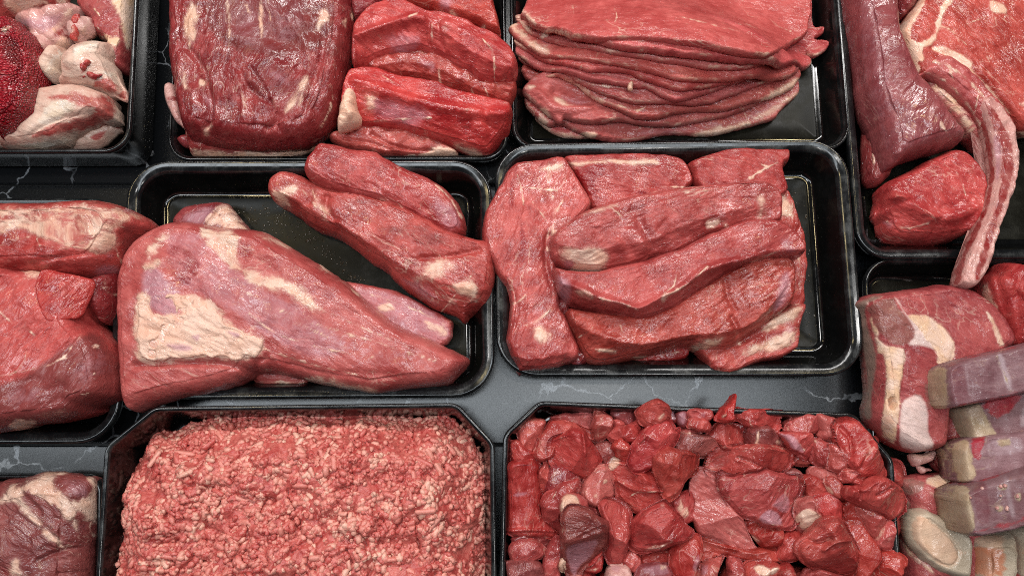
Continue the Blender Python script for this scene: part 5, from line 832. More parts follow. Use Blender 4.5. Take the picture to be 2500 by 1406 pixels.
for (fx, fy, r) in ((1075, 490, 22), (945, 580, 16), (1260, 460, 24), (1310, 455, 20), (1225, 690, 24), (1330, 690, 30), (1440, 560, 28), (860, 495, 10)):
    a = np.linspace(0, 2 * np.pi, 8)[:-1]
    pc = [(fx + r * math.cos(k) * (0.8 + 0.4 * (i % 3) / 2), fy + r * 1.1 * math.sin(k)) for i, k in enumerate(a)]
    piece('fat_crumb', 'pale crumb of bone dust stuck on the lowest shank slice', 'crumb', 'm8', pc, 2.2, 'pale', R=1.6, step=0.45, zoff=-0.4, group='crumbs on the lowest shank slice', e=0.3)

# ================================================================== ground beef
def ground_beef():
    out = [(60, 1700), (85, 1250), (100, 1060), (128, 850), (150, 820), (205, 690), (212, 590), (222, 500), (300, 400), (350, 300), (368, 240), (420, 216), (500, 232), (590, 180), (700, 160), (790, 108), (950, 98), (1100, 100), (1280, 92), (1420, 104), (1560, 98), (1740, 98), (1850, 132), (1960, 162), (2040, 118), (2120, 130), (2192, 182), (2292, 252), (2312, 332), (2342, 392), (2382, 452), (2382, 562), (2387, 682), (2382, 802), (2387, 1002), (2392, 1250), (2400, 1700)]
    poly = chaikin(unproj(P('cb', out), 0.016), 1)
    lo, hi = poly.min(0), poly.max(0); s = 0.00115
    X, Y = np.meshgrid(np.arange(lo[0] - s, hi[0] + 2 * s, s), np.arange(lo[1] - s, hi[1] + 2 * s, s))
    d, qx, qy, ins = grid_sdf(X, Y, poly, s)
    keep = d > -0.5 * s; snap = np.abs(d) < 0.5 * s
    dd = np.maximum(d, 0)
    a = np.clip(dd / 0.055, 0, 1) * np.pi / 2
    Z = 0.015 + 0.034 * np.sin(a) + 0.028 * (1 - np.exp(-dd / 0.07))
    edf = np.clip(dd / 0.012, 0.25, 1)
    cl = fbm(X / 0.050, Y / 0.042, 91, 3); c2 = perlin(X / 0.013, Y / 0.012, 95)
    Z = Z + edf * (0.0100 * cl + 0.0036 * c2 - 0.0055 * np.clip(0.10 - np.abs(perlin(X / 0.045 + 0.5 * cl, Y / 0.04 + 0.5 * c2, 99)), 0, 1) / 0.10)
    Z = Z + 0.0009 * perlin(X / 0.0032, Y / 0.0032, 101) + 0.0008 * perlin(X / 0.0017, Y / 0.0017, 103)
    VX, VY = np.where(snap, qx, X), np.where(snap, qy, Y)
    idx = -np.ones(X.shape, int); idx[keep] = np.arange(keep.sum())
    q = np.stack([idx[:-1, :-1], idx[:-1, 1:], idx[1:, 1:], idx[1:, :-1]], -1).reshape(-1, 4); q = q[(q >= 0).all(1)]
    V = np.stack([VX[keep], VY[keep], Z[keep]], 1)
    E = np.concatenate([q[:, [0, 1]], q[:, [1, 2]], q[:, [2, 3]], q[:, [3, 0]]])
    key = E[:, 0].astype(np.int64) * (len(V) + 1) + E[:, 1]; rk = E[:, 1].astype(np.int64) * (len(V) + 1) + E[:, 0]
    bd = E[~np.isin(key, rk)]; bv = np.unique(bd)
    m1 = -np.ones(len(V), int); m1[bv] = len(V) + np.arange(len(bv))
    V1 = V[bv].copy(); V1[:, 2] = 0.007
    c = poly.mean(0); V1[:, :2] = c + (V1[:, :2] - c) * 0.985
    q1 = np.stack([bd[:, 1], bd[:, 0], m1[bd[:, 0]], m1[bd[:, 1]]], 1)
    AV = np.concatenate([V, V1])
    t = NT('ground_beef_paste')
    gpos = t.n('ShaderNodeNewGeometry').outputs['Position']
    n1 = t.noise(gpos, 240.0, 4.0, 0.6); n2 = t.noise(gpos, 40.0, 3.0)
    col = t.mix(t.ss(t.math('ADD', t.math('MULTIPLY', n1, 0.7), t.math('MULTIPLY', n2, 0.5)), 0.42, 0.80), (0.38, 0.045, 0.040), (0.58, 0.150, 0.122))
    t.put(t.b.inputs['Base Color'], col); t.b.inputs['Roughness'].default_value = 0.36
    bp = t.n('ShaderNodeBump', i_Strength=0.8, i_Distance=0.001); t.put(bp.inputs['Height'], t.noise(gpos, 420.0, 3.0, 0.6)); t.put(t.b.inputs['Normal'], bp.outputs[0])
    cen = (float(V[:, 0].mean()), float(V[:, 1].mean()), 0.006)
    me = mesh_np('ground_beef', AV - np.array(cen), np.concatenate([q, q1]), None, t.m)
    TOTAL[0] += 2 * len(q)
    root = link('ground_beef', me, None, cen, 'heaped mound of pale pink ground beef in the bottom tray', 'ground beef')
    # grains
    rng = np.random.RandomState(3)
    N = 17000
    gx = rng.uniform(lo[0], hi[0], N); gy = rng.uniform(max(lo[1], -0.36), hi[1], N)
    ii = np.clip(((gy - (lo[1] - s)) / s).astype(int), 1, X.shape[0] - 2); jj = np.clip(((gx - (lo[0] - s)) / s).astype(int), 1, X.shape[1] - 2)
    ok = d[ii, jj] > 0.0004
    dens = fbm(gx / 0.020, gy / 0.020, 120, 2)
    ok &= rng.rand(N) < np.clip(0.62 + 0.75 * dens, 0.12, 1.0)
    gx, gy, ii, jj, dens = gx[ok], gy[ok], ii[ok], jj[ok], dens[ok]
    n = len(gx)
    dzx = (Z[ii, jj + 1] - Z[ii, jj - 1]) / (2 * s); dzy = (Z[ii + 1, jj] - Z[ii - 1, jj]) / (2 * s)
    nrm = np.stack([-dzx, -dzy, np.ones(n)], 1); nrm /= np.linalg.norm(nrm, axis=1, keepdims=True)
    flow = perlin(gx / 0.03, gy / 0.03, 131) * 3.5 + rng.normal(0, 0.6, n)
    tdir = np.stack([np.cos(flow), np.sin(flow), np.zeros(n)], 1) + nrm * rng.normal(0, 0.28, n)[:, None]
    tdir -= nrm * (tdir * nrm).sum(1, keepdims=True) * 0.75
    tdir /= np.linalg.norm(tdir, axis=1, keepdims=True)
    bdir = np.cross(nrm, tdir); bdir /= np.linalg.norm(bdir, axis=1, keepdims=True); nd = np.cross(tdir, bdir)
    r = rng.uniform(0.0014, 0.0027, n); L = r * rng.choice([0.0, 0.2, 0.45, 0.8, 1.5, 2.6], n, p=[.34, .31, .21, .10, .035, .005])
    # unit capsule: 2 poles + 4 rings of 6
    ring = [(-1.0, 0.55, 0), (-0.6, 0.95, 1), (0.6, 0.95, 1), (1.0, 0.55, 0)]
    cv = [(-1.25, 0, 0)]; ends = [-1]
    us = [(-0.72, 0.70, -1), (0.0, 1.0, -1), (0.0, 1.0, 1), (0.72, 0.70, 1)]
    T = [(-1, 0, 0, -1)]
    for (ax, rr, sg) in us:
        for k in range(6):
            an = k * math.pi / 3
            T.append((ax, rr * math.cos(an), rr * math.sin(an), sg))
    T.append((1, 0, 0, 1)); T = np.array(T)
    F = []
    for k in range(6): F.append((0, 1 + (k + 1) % 6, 1 + k))
    Qd = []
    for rg in range(3):
        for k in range(6):
            a0 = 1 + rg * 6 + k; a1 = 1 + rg * 6 + (k + 1) % 6
            Qd.append((a0, a1, a1 + 6, a0 + 6))
    for k in range(6): F.append((25, 19 + k, 19 + (k + 1) % 6))
    F = np.array(F); Qd = np.array(Qd)
    ctr = np.stack([gx, gy, Z[ii, jj]], 1) + nrm * (r * rng.uniform(-0.85, 0.10, n))[:, None]
    jit = 1 + rng.uniform(-0.28, 0.28, (n, len(T)))
    loc_x = T[None, :, 0] * r[:, None] + T[None, :, 3] * L[:, None]
    loc_y = T[None, :, 1] * (r[:, None] * jit); loc_z = T[None, :, 2] * (r[:, None] * jit) * 0.85
    bend = rng.normal(0, 0.22, n)[:, None] * (loc_x / (r + L)[:, None]) ** 2 * (r + L)[:, None]
    loc_y = loc_y + bend
    VV = ctr[:, None, :] + loc_x[..., None] * tdir[:, None, :] + loc_y[..., None] * bdir[:, None, :] + loc_z[..., None] * nd[:, None, :]
    k = np.arange(n)[:, None, None] * len(T)
    QQ = (Qd[None] + k).reshape(-1, 4); FF = (F[None] + k).reshape(-1, 3)
    m = np.clip(rng.rand(n) * 0.85 + 0.50 * perlin(gx / 0.022, gy / 0.022, 140) - 0.03, 0, 1)
    cA, cB, cC = np.array([0.46, 0.070, 0.060]), np.array([0.60, 0.185, 0.148]), np.array([0.71, 0.38, 0.29])
    gc = np.where(m[:, None] < 0.5, cA + (cB - cA) * (m[:, None] / 0.5), cB + (cC - cB) * ((m[:, None] - 0.5) / 0.5))
    gc = np.repeat(np.c_[gc, np.ones(n)], len(T), 0)
    t = NT('ground_beef_grain')
    at = t.n('ShaderNodeAttribute', attribute_name='gc')
    gp = t.n('ShaderNodeNewGeometry').outputs['Position']
    t.put(t.b.inputs['Base Color'], t.mix(t.math('MULTIPLY', t.ss(t.noise(gp, 700.0, 3.0), 0.45, 0.75), 0.45), at.outputs['Color'], (0.70, 0.34, 0.27)))
    t.b.inputs['Roughness'].default_value = 0.40
    me2 = mesh_np('grain', VV.reshape(-1, 3) - np.array(cen), QQ, FF, t.m)
    attr(me2, 'gc', 'FLOAT_COLOR', gc)
    TOTAL[0] += 2 * len(QQ) + len(FF)
    link('grain', me2, root, cen, kind='stuff')
ground_beef()

# ================================================================== wetness
def wet_mat(name, col, rough):
    t = NT(name)
    n = t.noise(t.n('ShaderNodeNewGeometry').outputs['Position'], 60.0, 3.0)
    t.put(t.b.inputs['Base Color'], t.mix(n, col, tuple(c * 1.6 for c in col)))
    t.b.inputs['Roughness'].default_value = rough
    return t.m
M['juice'] = wet_mat('meat_juice', (0.05, 0.004, 0.003), 0.05)
M['drop'] = wet_mat('wet_drop', (0.030, 0.022, 0.012), 0.06)
def drops(label, region, z, count, seed):
    rng = np.random.RandomState(seed)
    poly = unproj(P('p', region), z)
    lo, hi = poly.min(0), poly.max(0)
    V = []; F = []
    while count > 0:
        x, y = rng.uniform(lo, hi)
        ins = False
        for k in range(len(poly)):
            ax, ay = poly[k]; cx, cy = poly[k - 1]
            if (ay > y) != (cy > y) and x < (cx - ax) * (y - ay) / (cy - ay) + ax: ins = not ins
        if not ins: continue
        count -= 1
        r = rng.uniform(0.0002, 0.0008) * (1 if rng.rand() < 0.9 else 1.7); h = r * rng.uniform(0.35, 0.6); b = len(V)
        ex = rng.uniform(0.7, 1.4)
        for (rr, hh) in ((1.0, 0.0), (0.72, 0.62)):
            for k in range(7):
                V.append((x + r * rr * ex * math.cos(k * 0.8976), y + r * rr * math.sin(k * 0.8976), z + h * hh))
        V.append((x, y, z + h))
        for k in range(7):
            k2 = (k + 1) % 7
            F += [(b + k, b + k2, b + 7 + k2), (b + k, b + 7 + k2, b + 7 + k), (b + 7 + k, b + 7 + k2, b + 14)]
    V = np.array(V); c = V.mean(0); c[2] = z
    link('water_drops', mesh_np('water_drops', V - c, None, np.array(F), M['drop']), None, c, label, 'water drops', kind='stuff')
drops('fine wet drops on the bare floor of the pointed roast tray', [(500, 505), (680, 500), (760, 560), (900, 690), (960, 720), (860, 690), (760, 600), (640, 560), (560, 520)], 0.0057, 300, 4)
drops('fine wet drops on the bare floor of the layered steak tray', [(1930, 460), (1985, 480), (2005, 800), (1985, 850), (1950, 800)], 0.0057, 110, 5)
piece('juice_puddle', 'red juice pooled behind the stewing cubes at the tray back', 'juice', 'q1', [(560, 330), (640, 280), (760, 250), (1000, 230), (1300, 200), (1700, 170), (1720, 300), (1300, 400), (800, 420), (600, 420)], 1.0, 'juice', base=14, R=0.8, dome=0, lump=0.2, wrk=0.1)
# ================================================================== stewing cubes
GQ = 'stewing beef cubes'
rngc = np.random.RandomState(11)
# lower layer seen through the gaps
flr = round_loop(unproj(np.array([(1316, 978), (2086, 1008), (2183, 1122), (2222, 1700), (1212, 1700), (1228, 1060)], float), 0.05)[::-1], [0.015] * 6, 0.02)
k = 0; fillers = []
for row in range(10):
    for c in range(13):
        x = 1270 + c * 74 + (row % 2) * 35 + rngc.uniform(-10, 10); y = 1040 + row * 62 + rngc.uniform(-8, 8)
        if x > 2170 + (y - 1120) * 0.08 or x + y < 2330 or (x - y) > 1030: continue
        n = 6; rr = rngc.uniform(36, 52)
        pts = [(x + rr * rngc.uniform(.75, 1.15) * math.cos(a + rngc.uniform(-.2, .2)), y + rr * rngc.uniform(.7, 1.05) * math.sin(a)) for a in np.linspace(0, 2 * np.pi, n + 1)[:-1]]
        if y < 1640:
            fill = piece('beef_cube', 'stewing beef cube mostly buried under the other cubes' if y < 1380 else 'stewing beef cube beyond the lower edge of the photo', 'beef cube', 'p', pts, 22 if y < 1400 else 36, 'meat', base=8, R=8, facets=3, step=1.3 if y < 1400 else 1.8, group=GQ)
            fillers.append((fill, np.array(pts).mean(0)))
        k += 1
def cube(label, fr, pts, th=22, mat='meat', **kw):
    kw.setdefault('facets', 3); kw.setdefault('R', 7.0); kw.setdefault('soft', 5.0); kw.setdefault('dome', 0.12); kw.setdefault('sig', 14); kw.setdefault('wrk', 1.1); kw.setdefault('ang', float(rngc.uniform(-80, 80)))
    kw.setdefault('feather', 5.0); kw.setdefault('grow', 1.11); kw.setdefault('clampx', (1236, 2186)); kw.setdefault('e', 0.55); kw['R'] = max(2.4, kw['R'] * 0.32); kw.setdefault('smooth_n', 1); kw.setdefault('rough_edge', 1.2); kw.setdefault('lump', 0.7); kw['facets'] += 2; kw['wrk'] *= 0.6; kw['dome'] = 0.0; kw.setdefault('zoff', -6.0)
    return piece('beef_cube', label, 'beef cube', fr, pts, th, mat, group=GQ, **kw)
# back row first
cube('smooth pink sliver lying against the tray back at left', 'q1', [(690, 305), (760, 268), (900, 238), (1060, 235), (1215, 238), (1210, 340), (1190, 450), (1050, 445), (900, 370), (760, 330)], 16, 'pinkish', facets=0, ang=0)
cube('small bluish fleshy cube in the back row right of centre', 'q1', [(1415, 255), (1440, 225), (1540, 215), (1640, 205), (1745, 235), (1745, 340), (1640, 395), (1560, 380), (1450, 315)], 18, 'loin', silver=[([(1430, 240), (1530, 230), (1520, 290), (1440, 290)], 0.8)])
cube('tiny dull cube under the triangular chunk', 'q1', [(1415, 315), (1500, 305), (1575, 360), (1565, 400), (1440, 420)], 14)
cube('bluish silverskinned nub right of the topmost back cube', 'q1', [(2085, 205), (2155, 188), (2215, 260), (2205, 345), (2140, 385), (2095, 325)], 18, 'loin', silver=[([(2090, 200), (2200, 200), (2200, 330), (2110, 320)], 0.8)], facets=0)
cube('lilac silverskin strip in the back row', 'q1', [(2195, 335), (2230, 228), (2345, 196), (2340, 300), (2325, 405), (2250, 420)], 20, 'loin', silver=[([(2210, 240), (2330, 210), (2310, 390), (2220, 390)], 0.9)], facets=0)
cube('pink rounded cube left of the tall red peak', 'q2', [(-170, 210), (0, 176), (130, 188), (135, 280), (70, 350), (-100, 345), (-180, 300)], 20, 'pinkish', silver=[([(-20, 220), (100, 210), (40, 340)], 0.55)])
cube('dull red cube below the lilac silverskin strip', 'q1', [(2320, 330), (2420, 280), (2560, 300), (2620, 400), (2560, 480), (2420, 440), (2330, 400)], 20, 'bright')
cube('smooth orange red slab at the tray back right of the peak', 'q2', [(345, 265), (395, 176), (500, 196), (650, 206), (800, 200), (940, 228), (915, 300), (905, 440), (800, 420), (720, 430), (640, 450), (540, 400), (440, 345), (355, 325)], 22, 'bright', R=10, ang=0, lines=[([(605, 280), (600, 360), (630, 420)], 14, 0.9)], facets=0)
cube('tall red peak sticking up over the tray rim', 'q2', [(125, 270), (180, 158), (258, 82), (294, 22), (322, 58), (328, 150), (325, 230), (355, 318), (270, 350), (150, 330)], 26, 'bright', R=9, facets=0, zoff=2, dome=0.5, ridge=[([(295, 40), (300, 150), (290, 260)], 24, 4)], fat=[([(250, 280), (300, 240), (310, 270), (270, 300)], 0.8)])
cube('small fleshy edge at the back right of the tray', 'q2', [(985, 350), (1050, 300), (1090, 340), (1050, 450), (1000, 410)], 18, 'pinkish')
cube('pleated pink chunk at the back right', 'q2', [(1025, 465), (1055, 350), (1150, 288), (1250, 246), (1380, 246), (1455, 340), (1460, 410), (1380, 465), (1270, 490), (1130, 490)], 24, 'pinkish', ang=-60, wrk=2, facets=2)
cube('plump pink cube in the right back corner', 'q2', [(1370, 258), (1500, 246), (1600, 286), (1695, 340), (1670, 430), (1690, 520), (1695, 590), (1640, 640), (1560, 625), (1450, 585), (1360, 520), (1430, 430)], 24, 'pinkish', facets=2, R=12)
cube('upright wedge with an orange edge in the left back corner', 'q1', [(270, 470), (298, 388), (368, 346), (450, 316), (565, 320), (598, 360), (590, 440), (560, 520), (530, 640), (510, 720), (400, 730), (320, 650), (285, 560)], 26, 'meat', fat=[([(360, 360), (450, 325), (470, 335), (390, 380), (340, 420)], 0.55)], ang=80)
cube('low pink cube beneath the corner wedge at left', 'q1', [(160, 655), (200, 562), (285, 575), (330, 650), (430, 690), (520, 715), (490, 830), (330, 840), (215, 850), (176, 750)], 22, 'bright')
cube('three sided chunk pointing to the tray back', 'q1', [(1180, 380), (1218, 190), (1292, 216), (1424, 318), (1415, 425), (1355, 545), (1230, 590), (1184, 545), (1160, 470)], 26, 'meat', lines=[([(1290, 280), (1330, 360), (1250, 440)], 9, 0.7), ([(1240, 430), (1260, 540)], 12, 0.6)], fwarp=1)
cube('reddish cube with torn fibres in the back centre', 'q1', [(1335, 535), (1390, 425), (1480, 392), (1610, 385), (1580, 480), (1500, 575), (1400, 600)], 22)
cube('glossy ribbed cube just left of the long diagonal chunk', 'q1', [(1530, 510), (1600, 395), (1700, 346), (1765, 376), (1822, 450), (1770, 560), (1700, 600), (1590, 600)], 22, wrk=1.6)
cube('boulder like cube resting on the back rim', 'q1', [(1705, 232), (1748, 168), (1830, 106), (1890, 86), (1982, 106), (2064, 168), (2106, 250), (2100, 345), (2010, 390), (1950, 425), (1850, 430), (1756, 356), (1715, 282)], 28, 'bright', R=13, facets=2, zoff=-2, fat=[([(1975, 290), (2050, 240), (2060, 260), (2000, 340)], 0.75)])
cube('brown olive patch of meat between the left cubes', 'q1', [(1170, 640), (1250, 585), (1400, 585), (1470, 720), (1470, 790), (1420, 880), (1290, 880), (1250, 760)], 18, 'dark')
cube('peach edged sliver above the olive brown cube', 'q1', [(2200, 475), (2240, 420), (2400, 425), (2510, 458), (2470, 530), (2360, 550)], 14, 'pinkish', fat=[([(2220, 480), (2300, 470), (2460, 500), (2360, 540)], 0.8)])
cube('rounded lump under the olive topped cube, back centre right', 'q2', [(50, 545), (138, 448), (240, 366), (360, 346), (500, 376), (590, 430), (600, 530), (530, 670), (400, 690), (220, 690), (180, 600)], 26, 'meat', R=12, facets=2, lines=[([(140, 470), (240, 380), (380, 370)], 7, 0.55)])
cube('olive brown flat cube with a plain top', 'q1', [(2165, 650), (2205, 516), (2300, 474), (2450, 494), (2640, 514), (2718, 655), (2620, 760), (2480, 780), (2270, 740)], 22, 'dark', dark=[([(2200, 520), (2450, 500), (2600, 560), (2480, 700), (2250, 680)], 0.6)], facets=2, wrk=0.8)
cube('dark olive topped cube with a white fat tab', 'q2', [(592, 505), (636, 424), (760, 384), (864, 426), (966, 508), (1050, 560), (1108, 650), (1100, 730), (1040, 700), (900, 690), (700, 690), (596, 640)], 26, 'dark', dark=[([(640, 440), (850, 430), (960, 520), (860, 600), (720, 560)], 0.62)], fat=[[(670, 600), (690, 500), (715, 460), (715, 560), (695, 640), (660, 640)], ([(905, 590), (960, 560), (990, 610), (930, 620)], 0.8)], R=11, facets=2)
cube('flap below the silverskinned wedge', 'q2', [(1090, 720), (1200, 735), (1350, 800), (1345, 880), (1200, 900), (1090, 850)], 18, 'meat')
cube('wedge with a blue silverskin top and dark red split', 'q2', [(905, 466), (1040, 474), (1150, 474), (1310, 474), (1360, 560), (1402, 690), (1375, 820), (1290, 800), (1170, 735), (1100, 690), (1030, 575)], 26, 'bright', silver=[[(930, 480), (1130, 505), (1200, 590), (1290, 735), (1110, 680), (1060, 580)]], lines=[([(1040, 570), (1160, 540), (1290, 720)], 8, 0.6)], crease=[([(1110, 700), (1200, 735), (1340, 800)], 14, 3)], facets=2)
cube('smooth faced cube standing between two pink lumps at right', 'q2', [(1332, 520), (1420, 552), (1505, 594), (1580, 680), (1572, 800), (1550, 905), (1440, 885), (1340, 850), (1385, 690)], 26, 'meat', fat=[([(1370, 560), (1440, 570), (1420, 610), (1380, 600)], 0.62)])
cube('pitted red cube with a white seam at right', 'q2', [(1545, 610), (1680, 630), (1768, 718), (1820, 830), (1812, 900), (1710, 955), (1600, 955), (1530, 900), (1560, 760)], 26, 'meat', lines=[([(1500, 600), (1560, 680), (1575, 760), (1560, 850)], 9, 0.75)], wrk=1.6)
cube('big bent chunk along the right tray wall', 'q2', [(1640, 402), (1695, 348), (1768, 306), (1905, 354), (2026, 466), (2066, 578), (2116, 678), (2206, 798), (2268, 880), (2302, 1000), (2160, 1040), (1960, 1000), (1860, 1000), (1830, 910), (1790, 800), (1750, 680), (1690, 570)], 32, 'bright', R=13, facets=2, wrk=1.8, ang=40, crease=[([(1720, 420), (1860, 560), (1860, 780)], 24, 4), ([(2060, 760), (1960, 920)], 24, 3)])
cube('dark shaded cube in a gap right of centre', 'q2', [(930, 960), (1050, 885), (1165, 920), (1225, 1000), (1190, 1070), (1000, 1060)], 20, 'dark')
cube('crumbled bright red bit under the bent chunk', 'q2', [(1640, 985), (1715, 910), (1860, 940), (1970, 990), (1995, 1100), (1950, 1200), (1880, 1160), (1790, 1160), (1740, 1080), (1650, 1060)], 22, 'bright', lump=2.5, R=7, wrk=2)
cube('small leaf shaped chip right of centre', 'q2', [(1280, 950), (1335, 872), (1440, 892), (1535, 932), (1582, 992), (1510, 1060), (1400, 1040), (1290, 1010)], 16, 'pinkish', facets=2)
cube('flat faced cube right of the largest middle chunk', 'q2', [(1202, 1035), (1330, 996), (1470, 1024), (1520, 1090), (1555, 1220), (1490, 1270), (1380, 1320), (1330, 1340), (1252, 1310), (1220, 1150)], 24, 'meat')
cube('streaky slanting wedge with a white fat tip', 'q2', [(1490, 1045), (1572, 992), (1660, 1056), (1732, 1150), (1784, 1270), (1700, 1340), (1620, 1270), (1530, 1240)], 22, 'meat', fat=[[(1530, 1150), (1580, 1140), (1625, 1230), (1560, 1225)]], ang=-60)
# left column
cube('large two faced slab at left, rear half', 'q1', [(482, 705), (514, 620), (556, 498), (618, 396), (680, 334), (800, 334), (955, 376), (1090, 440), (1175, 485), (1140, 580), (900, 600), (760, 640), (700, 760), (600, 820), (545, 800), (495, 765)], 28, 'bright', R=12, facets=0, crease=[([(700, 580), (800, 530), (900, 480)], 14, 3)])
cube('large flat topped wedge leaning on the left slab', 'q1', [(650, 660), (684, 556), (820, 524), (960, 444), (1066, 474), (1138, 578), (1240, 718), (1284, 815), (1180, 990), (1088, 1082), (995, 1020), (870, 970), (710, 910), (660, 810)], 30, 'bright', R=12, facets=2, ridge=[([(1060, 480), (1090, 700), (1080, 900)], 26, 5)], ang=-30, lines=[([(790, 580), (805, 620), (780, 650)], 6, 0.6)])
cube('orange red strip full of glints at left', 'q1', [(500, 1035), (545, 920), (618, 785), (690, 825), (680, 920), (690, 1010), (650, 1140), (590, 1290), (525, 1180)], 22, 'meat', wrk=2.4, facets=0, ang=80)
cube('dark red hollow chunk under the flat topped wedge', 'q1', [(630, 1020), (690, 885), (860, 915), (1010, 1010), (1060, 1070), (1010, 1110), (880, 1140), (740, 1240), (620, 1220)], 20, 'deep', facets=2)
cube('long rolled piece standing at the left tray wall', 'q3', [(74, 130), (178, 54), (290, 14), (485, 34), (552, 80), (530, 200), (540, 330), (565, 450), (560, 580), (580, 660), (690, 720), (800, 905), (700, 912), (560, 892), (400, 872), (250, 882), (164, 860), (142, 700), (142, 500), (102, 370), (86, 230)], 30, 'meat', R=14, facets=0, ang=85, silver=[([(210, 400), (300, 370), (410, 380), (330, 440), (230, 440)], 0.7), ([(180, 60), (320, 20), (480, 60), (300, 60)], 0.6)], ridge=[([(150, 850), (400, 830), (700, 850)], 24, 3)], wrk=1.6)
cube('bright red twisted chunk beside the white capped piece', 'q3', [(545, 520), (612, 398), (736, 334), (880, 252), (996, 212), (1012, 310), (950, 430), (860, 470), (810, 560), (800, 660), (850, 740), (850, 900), (770, 875), (690, 760), (592, 710), (566, 600)], 26, 'bright', R=11, facets=2, lines=[([(740, 370), (700, 450)], 16, 0.6)])
cube('dark fibrous strip at the lower left wall', 'q3', [(192, 930), (350, 884), (560, 912), (700, 955), (660, 1090), (560, 1060), (470, 1000), (230, 1000)], 18, 'deep', wrk=2)
cube('smooth lower left cube with a scarlet edge', 'q3', [(150, 1070), (236, 964), (480, 950), (610, 1050), (590, 1170), (400, 1220), (200, 1220)], 24, 'meat', blood=[([(340, 1160), (430, 1110), (560, 1090), (560, 1150), (460, 1170)], 0.5)])
cube('brown topped cube at the bottom photo edge, far left', 'q3', [(100, 1310), (142, 1204), (400, 1172), (568, 1240), (600, 1500), (100, 1500)], 28, 'dark', dark=[([(150, 1230), (420, 1220), (300, 1330), (160, 1320)], 0.6)], lines=[([(140, 1240), (200, 1260)], 8, 0.7)])
cube('tall smooth chunk left of the dark hide like piece', 'q3', [(580, 1210), (640, 1050), (712, 925), (820, 945), (830, 1080), (790, 1210), (770, 1310), (790, 1500), (600, 1500)], 26, 'meat', facets=2, ang=70)
cube('peach fat flap beside the dark hide like piece', 'q3', [(735, 1255), (815, 1085), (860, 1150), (900, 1280), (880, 1350), (780, 1330)], 18, 'fatty', facets=0)
cube('stubby cube under the dark hide like piece', 'q3', [(1010, 1330), (1150, 1180), (1262, 1075), (1320, 1050), (1316, 1190), (1306, 1320), (1200, 1345)], 22, 'bright', fat=[([(1040, 1320), (1180, 1320), (1280, 1300), (1200, 1345)], 0.6)])
cube('rounded mottled cube with pale speckles, left of centre', 'q1', [(1022, 1235), (1052, 1126), (1095, 1052), (1180, 950), (1262, 862), (1378, 904), (1452, 1000), (1504, 1095), (1500, 1270), (1350, 1330), (1250, 1385), (1100, 1350)], 30, 'pinkish', R=14, facets=0, fat=[([(1310, 1060), (1350, 1050), (1360, 1080), (1320, 1100)], 0.85), ([(1080, 1190), (1120, 1180), (1130, 1260), (1090, 1230)], 0.62), ([(1190, 1230), (1250, 1210), (1240, 1270), (1200, 1270)], 0.62)], dark=[([(1040, 1200), (1160, 1300), (1300, 1340), (1200, 1380), (1060, 1320)], 0.6)])
cube('orange red thumb above the wide middle chunk', 'q1', [(1422, 655), (1542, 522), (1610, 585), (1680, 690), (1690, 790), (1650, 880), (1520, 880), (1475, 740)], 22, 'bright', facets=0, R=10)
cube('wide layered chunk with a pale fat tip, centre left', 'q1', [(1370, 905), (1440, 790), (1545, 835), (1670, 845), (1700, 930), (1760, 950), (1950, 885), (2005, 1000), (2045, 1150), (2060, 1240), (2130, 1320), (2090, 1420), (1800, 1490), (1600, 1390), (1490, 1280), (1470, 1080), (1420, 985)], 30, 'meat', R=13, facets=2, wrk=1.6, ang=-20, fat=[([(1450, 720), (1510, 760), (1510, 880), (1410, 940), (1370, 890)], 0.95)], lines=[([(1640, 1260), (1700, 1210), (1900, 1190), (2030, 1200)], 10, 0.7), ([(1720, 1400), (1760, 1370)], 10, 0.9), ([(1460, 1010), (1600, 1120), (1800, 1170)], 8, 0.55)], ridge=[([(1480, 1060), (1650, 1170), (1900, 1190), (2040, 1190)], 24, 4)])
cube('long diagonal smooth red chunk near the tray back', 'q1', [(1632, 825), (1672, 716), (1686, 636), (1758, 534), (1830, 444), (1960, 364), (2052, 312), (2128, 334), (2154, 420), (2150, 470), (2204, 424), (2220, 500), (2180, 620), (2090, 700), (2010, 765), (1960, 865), (1836, 925), (1750, 968), (1680, 930)], 30, 'bright', R=13, facets=2, wrk=0.8, zoff=-3, ang=40)
cube('brownish piece with an orange cut edge in a central gap', 'q3', [(2110, 485), (2240, 410), (2400, 340), (2420, 520), (2420, 680), (2290, 770), (2180, 640)], 22, 'meat', fat=[([(2250, 440), (2290, 540), (2390, 650), (2300, 720), (2220, 620)], 0.45)])
cube('chevron grained chunk pointing downward, centre', 'q1', [(1932, 805), (1995, 745), (2080, 682), (2150, 672), (2300, 712), (2502, 754), (2456, 890), (2434, 975), (2315, 1045), (2240, 1190), (2160, 1302), (2095, 1302), (2040, 1195), (2000, 1060), (1950, 925)], 30, 'meat', R=11, facets=3, wrk=2.2, ang=70, zoff=-4)
